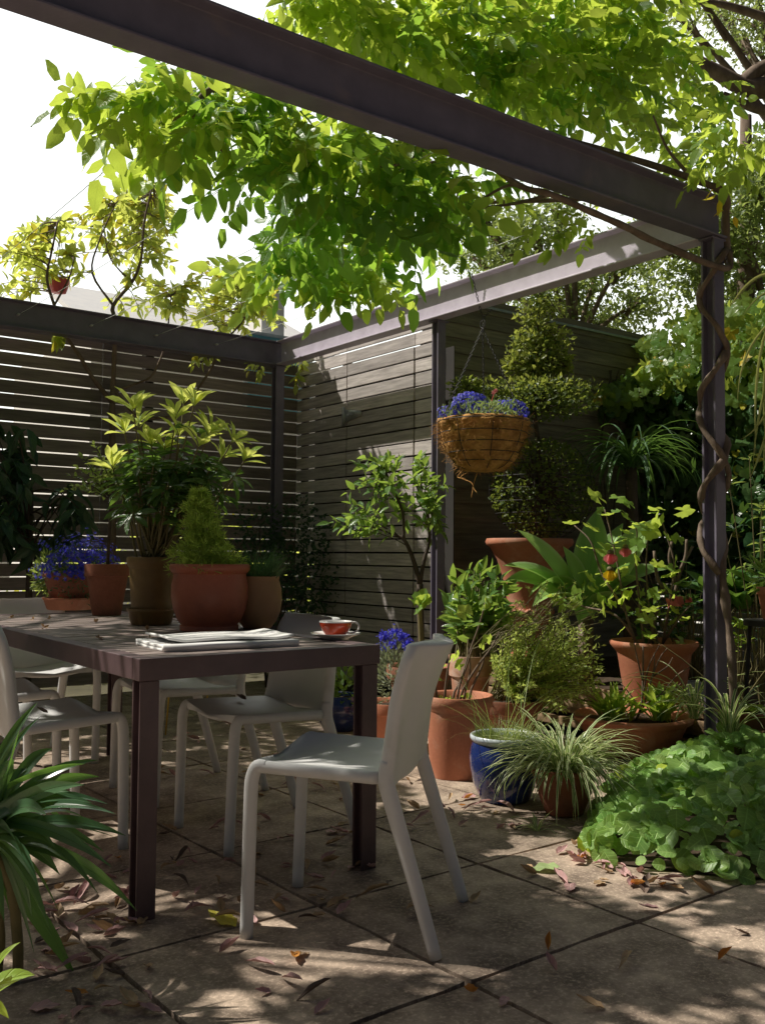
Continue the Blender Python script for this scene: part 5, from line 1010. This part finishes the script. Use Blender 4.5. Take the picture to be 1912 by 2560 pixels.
for x, y, W in ((76, 2106, 50), (20, 2200, 50), (-10, 2050, 44), (-60, 2080, 44), (45, 2035, 22)): e = DP(x, y, D0+.04); blade(mb, bez(o, o*.5+e*.5+(0, 0, .04), e, 10), px(W, D0), (0, 0, 1)-VDIR*.4, .25, prof='agave')
b = o*(1, 1, 0); mb.tube([b, o], [.008, .006], 6); mb.build('leaves', l_ros, t)
# ------------------------------------------------------------------ wisteria over the pergola
t = thing('wisteria', 'wisteria vine twining up the right post and roofing the pergola with backlit leaves', 'vine', (3.93, 2.60, 0))
def around(z0, z1, turns, a0, r0=.059, r1=.059, n=40):
    q = np.linspace(0, 1, n); a = a0+turns*2*PI*q; r = r0+(r1-r0)*q; return np.stack([XR+r*np.cos(a)*1.05, YF+r*np.sin(a)*1.05, z0+(z1-z0)*q], 1)
mb = MB(); g = G(1597, 1685); P = np.vstack([g-(0, 0, .03), DP(1592, 1600, 4.43), DP(1583, 1500, 4.44), DP(1578, 1400, 4.46), DP(1566, 1300, 4.5), DP(1557, 1220, 4.55)]); S_ = around(DP(1557, 1190, 4.55)[2], ZB-.02, 3.1, -1.1); P = smooth_path(np.vstack([P, S_[2::3]]), 4)
r = np.linspace(.020, .0145, len(P))*(1+.14*np.sin(np.arange(len(P))*1.3)+.10*np.sin(np.arange(len(P))*.37)); mb.tube(P, r, 12, rough=.16); mb.build('trunk', m_bark, t)
mb = MB(); S_ = around(.93, ZB-.1, -2.6, -2.2, .064, .064); mb.tube(smooth_path(S_[::3], 3), np.linspace(.0155, .0115, len(smooth_path(S_[::3], 3))), 10, rough=.18); mb.build('twining_stem', m_bark, t)
mb = MB(); P = smooth_path([DP(1562, 1690, 4.6)*(1, 1, 0), DP(1560, 1450, 4.6), DP(1548, 1300, 4.62), DP(1545, 1200, 4.62)], 5); mb.tube(P, np.linspace(.011, .012, len(P)), 6); mb.build('twining_stem', m_bark, t)
def limb(pts, a, b, nm='branch', mat=None, n=5):
    m = MB(); Q = smooth_path(np.array(pts), n); m.tube(Q, np.linspace(a, b, len(Q))*(1+.08*np.sin(np.arange(len(Q))*1.7)), 7); return m.build(nm, mat or m_bark, t)
limb([(4.07, 2.70, ZB-.1), (4.09, 2.72, ZB+.1), (4.06, 2.70, ZT+.03), (3.9, 2.72, ZT+.06), (3.6, 2.8, ZT+.10), (3.2, 2.95, ZT+.16), (2.6, 3.1, ZT+.2)], .022, .012)
limb([(4.06, 2.68, ZB-.06), (3.98, 2.655, ZB-.16), Zp(1420, 525, 2.38), Zp(1350, 490, 2.40), Zp(1270, 455, 2.43), Zp(1190, 420, 2.47), Zp(1120, 400, 2.55), Zp(1020, 330, 2.75)], .017, .012)
limb([Zp(1190, 420, 2.47), Zp(1110, 440, 2.56), Zp(1030, 450, 2.6)], .009, .006); limb([Zp(1160, 412, 2.5), Zp(1100, 400, 2.58), Zp(1040, 430, 2.56)], .009, .005)
limb([Zp(470, 185, 2.76), Zp(440, 205, 2.72), Zp(410, 240, 2.66), Zp(370, 262, 2.63), Zp(300, 268, 2.62), Zp(205, 277, 2.6)], .014, .006); limb([Zp(410, 240, 2.66), Zp(375, 275, 2.62), Zp(328, 303, 2.6)], .009, .005); limb([Zp(416, 225, 2.68), Zp(420, 255, 2.62), Zp(450, 295, 2.58), Zp(490, 335, 2.55)], .009, .005)
limb([(4.0, 2.75, ZT+.05), (3.5, 3.3, ZT+.05), (3.1, 3.7, ZT+.06)], .014, .008); limb([(3.2, 2.95, ZT+.16), (2.7, 3.6, ZT+.1), (2.0, 4.0, ZT+.0)], .012, .007); limb([(2.6, 3.1, ZT+.2), (2.1, 3.1, ZT+.16), (1.7, 3.4, ZT+.1)], .012, .008)
limb([Zp(920, 320, 2.72), Zp(860, 355, 2.62), Zp(800, 362, 2.6)], .008, .004); limb([Zp(690, 540, 2.62), Zp(740, 590, 2.58), Zp(800, 580, 2.56)], .007, .004)
limb([Zp(1480, 370, 2.75), Zp(1440, 320, 2.85), Zp(1410, 250, 2.95)], .009, .004)
CT = [compound_tpl(4, .37, .54, d, s) for s, d in enumerate((.3, .5, .75, .45))]
def wist(mbx, P, up, out=None, size=(.19, .31)):
    n = len(P); a = rng.uniform(0, 2*PI, n); D_ = np.stack([np.cos(a), np.sin(a), rng.normal(up, .35, n)], 1)
    if out is not None: D_[:, :2] += out
    for k in range(4): i = np.arange(n) % 4 == k; mbx.inst(CT[k], P[i], nrm(D_[i]), nrm(np.array([0, 0, max(.25, 1+up)])-VDIR*.35*(up < -.2)+rng.normal(size=(i.sum(), 3))*.42), rng.uniform(*size, i.sum()))
def slab(poly, n, z0, z1, keep=1.):
    q = inpoly(n, poly); z = rng.uniform(z0, z1, n); return np.array([Zp(x, y, zz) for (x, y), zz in zip(q, z)])
md = MB(); ml = MB()
# beyond the front beam: hanging roof
p1 = slab([(420, 170), (560, 220), (826, 300), (1010, 390), (1010, 430), (960, 490), (900, 530), (860, 570), (700, 590), (600, 540), (560, 420), (500, 290), (430, 240)], 150, 2.40, 2.56); p1 = p1[(p1[:, 0] > 2.45) | (rng.random(len(p1)) < .6)]; p1 = p1[p1[:, 1] > 2.98]; wist(md, p1[:112], -.55)
p2 = slab([(430, 170), (826, 290), (1020, 385), (960, 470), (850, 560), (680, 580), (590, 510), (540, 350), (470, 250)], 165, 2.52, 2.78); p2 = p2[p2[:, 1] > 2.98][:140]; p2 = p2[(p2[:, 0] > 2.45) | (rng.random(len(p2)) < .6)]; wist(ml, p2[::2], -.25); wist(md, p2[1::2], -.3)
p3 = slab([(230, 180), (290, 140), (430, 190), (480, 260), (450, 320), (330, 320), (260, 280)], 58, 2.55, 2.85); wist(ml, p3, -.3)

p3 = slab([(520, 550), (620, 530), (860, 580), (850, 600), (700, 605), (560, 590)], 46, 2.45, 2.6); wist(ml, p3, -.5)
p3 = np.array([Zp(x, y, 2.47) for x, y in ((1185, 455), (1175, 470), (1270, 470), (1280, 480), (1255, 465))]); wist(ml, p3, -.9, size=(.15, .2))
pb = slab([(440, 165), (826, 292), (1040, 392), (1040, 412), (826, 330), (440, 205)], 48, 2.74, 2.95); pb = pb[pb[:, 1] > 3.04]; wist(md, pb[::2], -.35); wist(ml, pb[1::2], -.35)
# above and on the beam
def backslab(poly, n, y0, y1):
    q = inpoly(n, poly); return np.array([AY(x, y, rng.uniform(y0, y1)) for x, y in q])
p4 = backslab([(560, -60), (620, 10), (826, 110), (1000, 180), (1200, 265), (1400, 345), (1500, 375), (1560, 300), (1540, 160), (1440, 60), (1380, -60)], 200, 3.08, 3.4); wist(md, p4[:60], -.1); wist(ml, p4[60:], -.1)
pc_ = backslab([(430, 160), (826, 295), (1040, 395), (1040, 440), (826, 350), (430, 225)], 64, 3.06, 3.5); wist(md, pc_[::2], -.2); wist(ml, pc_[1::2], -.2)
p5 = backslab([(560, -60), (620, 10), (826, 100), (1000, 170), (1200, 250), (1400, 320), (1540, 250), (1500, 120), (1440, 40), (1380, -60)], 360, 3.2, 3.9); wist(ml, p5, .05)
p6 = slab([(1520, 330), (1560, 230), (1620, 260), (1640, 330), (1560, 380)], 26, 2.7, 2.95); wist(ml, p6, -.3, size=(.15, .24))
# unseen leaves added past the left edge for shade, open towards the newspaper
n = 26; p7 = np.stack([rng.uniform(-1.5, 1.4, n), rng.uniform(2.6, 6.4, n), rng.uniform(2.65, 3.05, n)], 1); p7 = p7[p7[:, 0] < .277*p7[:, 1]-.42]; h1 = p7-SUN*((p7[:, 2:]-.72)/SUN[2]); p7 = p7[~((h1[:, 0] > .9) & (h1[:, 0] < 1.9) & (h1[:, 1] > 2.4) & (h1[:, 1] < 3.3))]; wist(ml, p7, -.2)
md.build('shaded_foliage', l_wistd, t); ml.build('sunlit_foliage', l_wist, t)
# unseen tree added on the left; leaf clumps placed to shade chosen spots
def out_tree():
    b = np.array([-1.6, 5.2, 0]); tt = thing('added_shade_tree', 'unseen leaf clumps on a trunk beyond the left edge, added to dapple the patio', 'tree', b); mb = MB(); mbs = MB()
    top = np.array([-1.2, 5.0, 4.0]); mbs.tube(smooth_path([b, (-1.4, 5.2, 2.2), top], 6), np.linspace(.1, .05, 13), 8)
    def hidden(p):
        q = R3.T @ (np.asarray(p)-CAM)
        return q[2] < .2 or abs(q[0]/q[2]) > .395+.12 or q[1]/q[2] > .527+.12
    spots = [(G(x, y), r*.9) for x, y, r in ((650, 1780, .32), (850, 1860, .30), (1000, 1960, .32), (1200, 2010, .32), (1350, 2090, .28), (900, 2170, .2), (1150, 2120, .22), (1480, 2110, .22), (350, 2060, .18), (200, 2150, .25), (420, 1850, .3), (700, 2190, .12), (1250, 1790, .14), (1000, 1800, .2), (100, 2180, .3), (1050, 2212, .2))]
    spots += [(np.array(p), r) for p, r in (((1.68, 2.08, .6), .20), ((1.62, 3.25, .85), .16), ((1.2, 3.0, .5), .2), ((2.3, 4.1, 0), .42), ((2.7, 4.9, 0), .45), ((2.2, 5.0, 0), .4), ((3.1, 5.6, 0), .45), ((3.2, 4.6, 0), .36), ((2.4, 3.5, 0), .32), ((2.5, 5.8, 0), .5), ((1.6, 5.6, 0), .5))]
    for g, r in spots:
        for z in (3.0, 3.3, 3.9, 4.5, 5.1, 5.8):
            c = g+SUN*(z-g[2])/SUN[2]
            if hidden(c+r*RGT) : break
        else: continue
        n = int(1250*r*r*3.14)+40; a = rng.uniform(0, 6.28, n); q = r*np.sqrt(rng.random(n))*1.08; o_ = np.stack([q*np.cos(a), q*np.sin(a), 0*a], 1)*(1+.25*np.sin(a*3+r*40))[:, None]; P = c+o_+SUN*rng.normal(size=(n, 1))*.15; h1 = P-SUN*((P[:, 2:]-.72)/SUN[2]); h2 = P-SUN*((P[:, 2:]-.46)/SUN[2]); kp = ~(((h1[:, 0] > 1.12) & (h1[:, 0] < 1.72) & (h1[:, 1] > 2.58) & (h1[:, 1] < 3.0)) | ((h2[:, 0] > 1.24) & (h2[:, 0] < 1.52) & (h2[:, 1] > 2.0) & (h2[:, 1] < 2.36))); P = P[kp]; n = len(P)
        if n < 8: continue
        mb.inst(T_ov, P, rdir(n, -.2), SUN+rng.normal(size=(n, 3))*.5, rng.uniform(.06, .11, n))
        for k in range(2): mbs.tube(bez(top-(0, 0, .4), (top+c)/2+(0, 0, .35)+rng.normal(size=3)*.2, P[k], 7), np.linspace(.016, .004, 7), 5, cap=False)
    mbs.build('trunk', m_bark, tt); mb.build('crown', l_wistd, tt)
out_tree()
mb = MB(); q = np.array([Zp(x, y, 2.62) for x, y in ((1562, 455), (1575, 460), (1585, 468), (1545, 420), (1540, 410), (1552, 432))]); mb.inst(T_ov, q, nrm(rng.normal(size=(6, 3))*.5+(0, 0, -.7)), rdir(6, .4), rng.uniform(.04, .075, 6)); mb.build('yellow_leaves', l_yelf, t)

# ------------------------------------------------------------------ trees beyond
def tree(label, x, D, ytop, clumps, n, sz, mat, limbs=(), trunk=.14, bark=None, tpl=None):
    b = DP(x, 1190, D); b[2] = 0; t = thing('garden_tree', label, 'tree', b, 'trees beyond the shed wall'); mb = MB(); mbs = MB(); tot = sum(c[2]*c[3] for c in clumps)
    top = DP(x, ytop, D); mbs.tube(smooth_path([b, b*.6+top*.4+(.15, .1, 0), top], 6), np.linspace(trunk, trunk*.3, 13), 9)
    for cx, cy, rx, ry in clumps:
        k = max(20, int(n*rx*ry/tot)); c = DP(cx, cy, D+rng.uniform(-.5, .9)); P, d = blob(k, c, (px(rx, D), px(rx, D)*.9, px(ry, D)), .05)
        # leaves gather on sprays
        s = rng.normal(size=(max(3, k//16), 3)); sp = c+nrm(s)*rng.uniform(.2, 1, (len(s), 1))*np.array((px(rx, D), px(rx, D)*.9, px(ry, D))); i = rng.integers(len(sp), size=k); P = sp[i]+rng.normal(size=(k, 3))*(.13, .13, .09); mb.inst(tpl or T_diam, P, rdir(k, -.2), rdir(k, .8), rng.uniform(*sz, k))
        tr = b*.25+top*.75; 
        for q in sp[::9]: mbs.tube(bez(c*.75+tr*.25, c*.6+q*.4+(0, 0, .1), q, 6), np.linspace(.02, .005, 6), 4, cap=False)
        mbs.tube(bez(tr, tr*.5+c*.5+(0, 0, .2), c, 8), np.linspace(trunk*.4, .015, 8), 6)
    for pts, a, e in limbs: Q = smooth_path([DP(xx, yy, D-.6) for xx, yy in pts], 5); mbs.tube(Q, np.linspace(a, e, len(Q)), 9)
    mbs.build('trunk', bark or m_bark, t); mb.build('crown', mat, t); return t
tree('loose feathery tree behind the shed wall, bright sky showing through its crown', 1240, 9.5, 560, ((1080, 540, 70, 60), (1150, 500, 80, 60), (1060, 610, 50, 35), (1240, 640, 70, 70), (1300, 700, 70, 50), (1210, 720, 50, 40), (1380, 660, 60, 60), (1350, 560, 70, 50), (1290, 590, 50, 40), (1130, 590, 60, 40), (1040, 470, 60, 50), (1200, 450, 60, 40), (1020, 560, 40, 40)), 9500, (.045, .08), l_tree, trunk=.08)
tree('tall dense grey green tree at the right edge with thick bare limbs', 1610, 8.6, 250, ((1560, 500, 90, 80), (1640, 420, 80, 90), (1660, 560, 90, 80), (1590, 640, 80, 60), (1500, 600, 60, 60), (1660, 700, 90, 70), (1690, 330, 70, 70), (1480, 520, 50, 40), (1420, 560, 40, 40), (1430, 480, 60, 40)), 10500, (.045, .08), l_tree, limbs=(([(1720, 170), (1652, 190), (1600, 185), (1550, 158), (1500, 130)], .10, .05), ([(1600, 185), (1640, 150), (1690, 130)], .07, .05), ([(1720, 250), (1640, 236), (1600, 222), (1560, 205)], .05, .03), ([(1500, 130), (1440, 100), (1390, 90)], .04, .02)), trunk=.16)
tree('dark overhanging tree crown filling the top right corner', 1760, 8.8, 60, ((1640, 20, 90, 60), (1560, 30, 70, 40), (1700, 90, 70, 60), (1500, -20, 70, 40), (1640, 110, 40, 26), (1600, 80, 40, 30), (1460, 30, 40, 30)), 3600, (.04, .07), l_tree, limbs=(([(1760, 60), (1660, 40), (1560, 10), (1460, 0)], .05, .02),), trunk=.14)
tree('thin drooping tree peeping over the shed wall left of the topiary', 1085, 8.2, 640, ((1060, 670, 34, 22), (1110, 690, 30, 22), (1085, 650, 40, 24)), 700, (.03, .055), l_small, trunk=.04)
# garden beyond the back fence: hedge, house
h2 = thing('hedge', 'dark foliage mass beyond the right boundary fence, glinting through its slats', 'hedge', (7.4, 3, 0)); mb = MB(); n = 2600; P = np.stack([rng.uniform(7.1, 7.7, n), rng.uniform(-1, 5.4, n), rng.uniform(.2, 2.6, n)], 1); mb.inst(T_ov2, P, rdir(n, .3), rdir(n, 1), rng.uniform(.09, .16, n)); mb.build('foliage', l_ivy, h2)
h = thing('hedge', 'leafy hedge seen through the gaps of the back fence', 'hedge', (1.6, 8.6, 0)); mb = MB(); n = 5200; P = np.stack([rng.uniform(-2.5, 6, n), rng.uniform(8.0, 9.0, n), 1.45*rng.uniform(0, 1, n)**.8], 1); P[:, 2] *= .75+.35*np.sin(P[:, 0]*1.9)+.2*np.sin(P[:, 0]*5); mb.inst(T_ov2, P, rdir(n, .3), rdir(n, 1), rng.uniform(.07, .13, n)); mb.build('foliage', l_lemon, h)
mb = MB(); mb.add([(-12, 9.3, -.02), (25, 9.3, -.02), (25, 30, -.02), (-12, 30, -.02)], [(0, 1, 2, 3)]); struct(mb, 'bounce_sheet', surf('pale bounce sheet', (.42, .40, .36), (.55, .52, .47), 20, .9, .3))  # pale ground added to bounce sun up onto the house wall
YH = 13.; hs = thing('house', 'white neighbouring house with grey roof and teal window glimpsed over the back beam', 'house', (5, YH+2, 0))
a = AY(225, 652, YH); b = AY(615, 742, YH); ez = a[2]
mb = MB(); mb.box((6.8, YH+2, ez/2-.2), (4.0, 3.6, ez-.4)); mb.build('wall', m_render, hs, smooth=False)
mb = MB(); mb.add([(4.6, YH-.15, ez-.42), (9.0, YH-.15, ez-.42), (9.0, YH+2, ez+.62), (4.6, YH+2, ez+.62), (4.6, YH-.15, ez-.34), (9.0, YH-.15, ez-.34), (9.0, YH+2, ez+.70), (4.6, YH+2, ez+.70)], [(0, 3, 2, 1), (4, 5, 6, 7), (0, 1, 5, 4), (1, 2, 6, 5), (2, 3, 7, 6), (3, 0, 4, 7)]); rf = mb.build('roof', m_roof, hs, smooth=False)
p = AY(596, 690, YH+.5); mb = MB(); mb.box((p[0], p[1]+.3, p[2]-.1), (.42, .42, 1.3)); mb.box((p[0], p[1]+.3, p[2]+.58), (.5, .5, .08)); mb.build('chimney', m_render, rf, smooth=False)
p = AY(588, 728, YH-.02); mb = MB(); mb.box((p[0]+.25, YH+.19, p[2]-.55), (1.25, .03, 1.3)); wn = mb.build('window', m_cream, hs, smooth=False); mb = MB(); mb.box((p[0]+.25, YH+.165, p[2]-.55), (1.12, .02, 1.18)); mb.build('pane', m_glass, wn, smooth=False)
o = AY(128, 612, YT+.35); t = thing('pink_pot', 'small pink bowl shaped pot hanging among the lemon branches above the back fence', 'pot', o); mb = MB(); s = .075; mb.lathe([(.001, -s), (s*.7, -s*.95), (s*.95, -s*.2), (s*1.05, s*.25), (s*1.05, s*.35), (s*.95, s*.3), (s*.6, -s*.6), (.001, -s*.6)], o, 24); mb.build('bowl', m_pinkpot, t); mb = MB()
for k in (0, 2.1, 4.2): mb.tube([o+(s*math.cos(k), s*math.sin(k), s*.3), o+(0, 0, .35)], .003, 4)
mb.build('hanger', m_wire, t)

# ------------------------------------------------------------------ small litter
def dry_tpl(kind):
    v, f, l = leaf_tpl({'long': .2, 'oval': .42, 'wide': .6, 'curl': .34}[kind], 7, {'long': .5, 'oval': .35, 'wide': .12, 'curl': .9}[kind], {'long': .25, 'oval': -.3, 'wide': .06, 'curl': -.5}[kind], 'lance' if kind == 'long' else 'ovate', 5, .25)
    v = v.copy(); y = v[:, 1]-.5; v[:, 0] += {'long': .35, 'oval': .1, 'wide': .05, 'curl': .2}[kind]*(y*y); v[:, 1] = y; v[:, 2] -= v[:, 2].min(); return v, f, l
DRY = {}
for kd in ('long', 'oval', 'wide', 'curl'):
    for cn in ('pink', 'tan', 'orange', 'yellow', 'dark', 'green'):
        DRY[kd, cn] = None
LAB = {('long', 'pink'): 'long narrow pinkish dry leaf curling on the paving', ('oval', 'pink'): 'oval pinkish dry leaf on the paving', ('wide', 'pink'): 'wide pinkish dry leaf on the paving', ('curl', 'pink'): 'tightly curled pinkish dry leaf on the paving',
       ('long', 'tan'): 'long narrow tan dry leaf on the paving', ('oval', 'tan'): 'oval tan dry leaf on the paving', ('wide', 'tan'): 'wide tan dry leaf on the paving', ('curl', 'tan'): 'tightly curled tan dry leaf on the paving',
       ('oval', 'orange'): 'oval orange fallen leaf on the paving', ('curl', 'orange'): 'curled orange fallen leaf on the paving', ('oval', 'dark'): 'dark brown dry leaf fragment on the paving', ('long', 'dark'): 'long dark dry leaf on the paving', ('wide', 'yellow'): 'wide yellow fallen leaf on the paving'}
def fallen(kd, cn, p, L, rz, label=None, group='fallen leaves on the paving', tiltv=.25):
    if DRY[kd, cn] is None:
        mb = MB(); mb.inst(dry_tpl(kd), np.zeros((1, 3)), np.array([0, 1., 0]), np.array([0, 0, 1.]), 1.); o = mb.build('fallen_leaf', l_dry[cn], local=True); DRY[kd, cn] = o
    else: o = DRY[kd, cn].copy(); COL.objects.link(o)
    o.location = tuple(float(v) for v in p); o.scale = (L, L, L); o.rotation_euler = (rng.normal()*tiltv*.5, rng.normal()*tiltv*.5, rz)
    tag(o, label or LAB[kd, cn], 'leaf'); 
    if group: o['group'] = group
    elif 'group' in o: del o['group']
    return o
kinds = [('long', 'pink', 30), ('oval', 'pink', 22), ('wide', 'pink', 8), ('curl', 'pink', 14), ('long', 'tan', 12), ('oval', 'tan', 20), ('wide', 'tan', 8), ('curl', 'tan', 14), ('oval', 'orange', 6), ('curl', 'orange', 6), ('oval', 'dark', 8), ('long', 'dark', 8), ('wide', 'yellow', 2)]
pk = np.array([k[2] for k in kinds], float); pk /= pk.sum()
for poly, n in (([(60, 1900), (260, 1850), (330, 1960), (290, 2060), (180, 2130), (90, 2100)], 48), ([(60, 2100), (300, 2030), (380, 2210), (100, 2210)], 20), ([(330, 1780), (560, 1700), (800, 1800), (740, 1990), (560, 2010), (340, 1960)], 62), ([(560, 1640), (800, 1600), (930, 1700), (1100, 1740), (1120, 1800), (900, 1800), (700, 1760)], 46), ([(800, 1850), (1260, 1800), (1500, 1920), (1652, 1930), (1652, 2200), (900, 2200), (600, 2050)], 22), ([(1180, 1800), (1270, 1840), (1420, 1900), (1560, 1930), (1400, 1930), (1200, 1850)], 34), ([(260, 1560), (560, 1560), (700, 1640), (560, 1680), (260, 1700)], 26), ([(400, 2050), (800, 2050), (900, 2200), (400, 2200)], 7)):
    for x, y in inpoly(n, poly):
        k = kinds[rng.choice(len(kinds), p=pk)]; L = rng.uniform(.035, .075)*(1.5 if k[0] == 'long' else 1); fallen(k[0], k[1], G(x, y)+(0, 0, .0035), L, rng.uniform(0, 6.28))
fallen('wide', 'green', G(1175, 1882)+(0, 0, .004), .11, 1.1, 'large pale green leaf lying flat on the paving in front of the pots', None, .05)
fallen('wide', 'yellow', G(478, 1992)+(0, 0, .006), .10, .4, 'bright yellow crumpled leaf beside the foot of the nearest chair', None)
fallen('long', 'tan', G(1355, 2090)+(0, 0, .004), .10, 2.0, 'long tan leaf alone in the middle of a shaded paver at the right', None)
fallen('oval', 'orange', G(637, 2075)+(0, 0, .006), .06, 2.6, 'orange curled leaf on the sunlit front paver', None)
# bits on the table and seats
for i, (x, y) in enumerate(((25, 1333), (72, 1337), (110, 1336), (205, 1342), (98, 1355), (215, 1378), (325, 1380), (318, 1360))):
    p = Zp(x, y, TZ+.004); mb = MB(); n = 6; mb.inst(T_pet, np.repeat(p[None], n, 0), rdir(n, .6), rdir(n, 1), rng.uniform(.012, .022, n)); o = mb.build('dried_flower', l_dry['tan'], origin=p); tag(o, 'small shrivelled pale blossom dropped on the table top', 'blossom', 'blossoms on the table')
for lab, x, y, z, cn, L, rz in (('dark curled pod lying on the far chair seat', 235, 1441, .452, 'dark', .09, .8), ('dead leaf caught in the front of the seat tucked by the cup', 521, 1512, .45, 'dark', .05, .3), ('little dead leaf on the left hand chair seat', 92, 1540, .46, 'dark', .04, 1.5)):
    fallen('curl', cn, Zp(x, y, z), L, rz, lab, None)
for x0, y0, x1, y1, lab in ((366, 1490, 358, 1585, 'thin yellow garden cane leaning under the table, the left one'), (450, 1490, 442, 1560, 'thin yellow garden cane leaning under the table, the right one')):
    b = G(x1, y1+2); a = DP(x0+6, y0-60, depth(b)); o = MB().tube([b, a], .0045, 6).build('garden_cane', surf('yellow cane', (.5, .3, .04), (.6, .38, .06), 8, .6, 0), origin=b); tag(o, lab, 'cane')
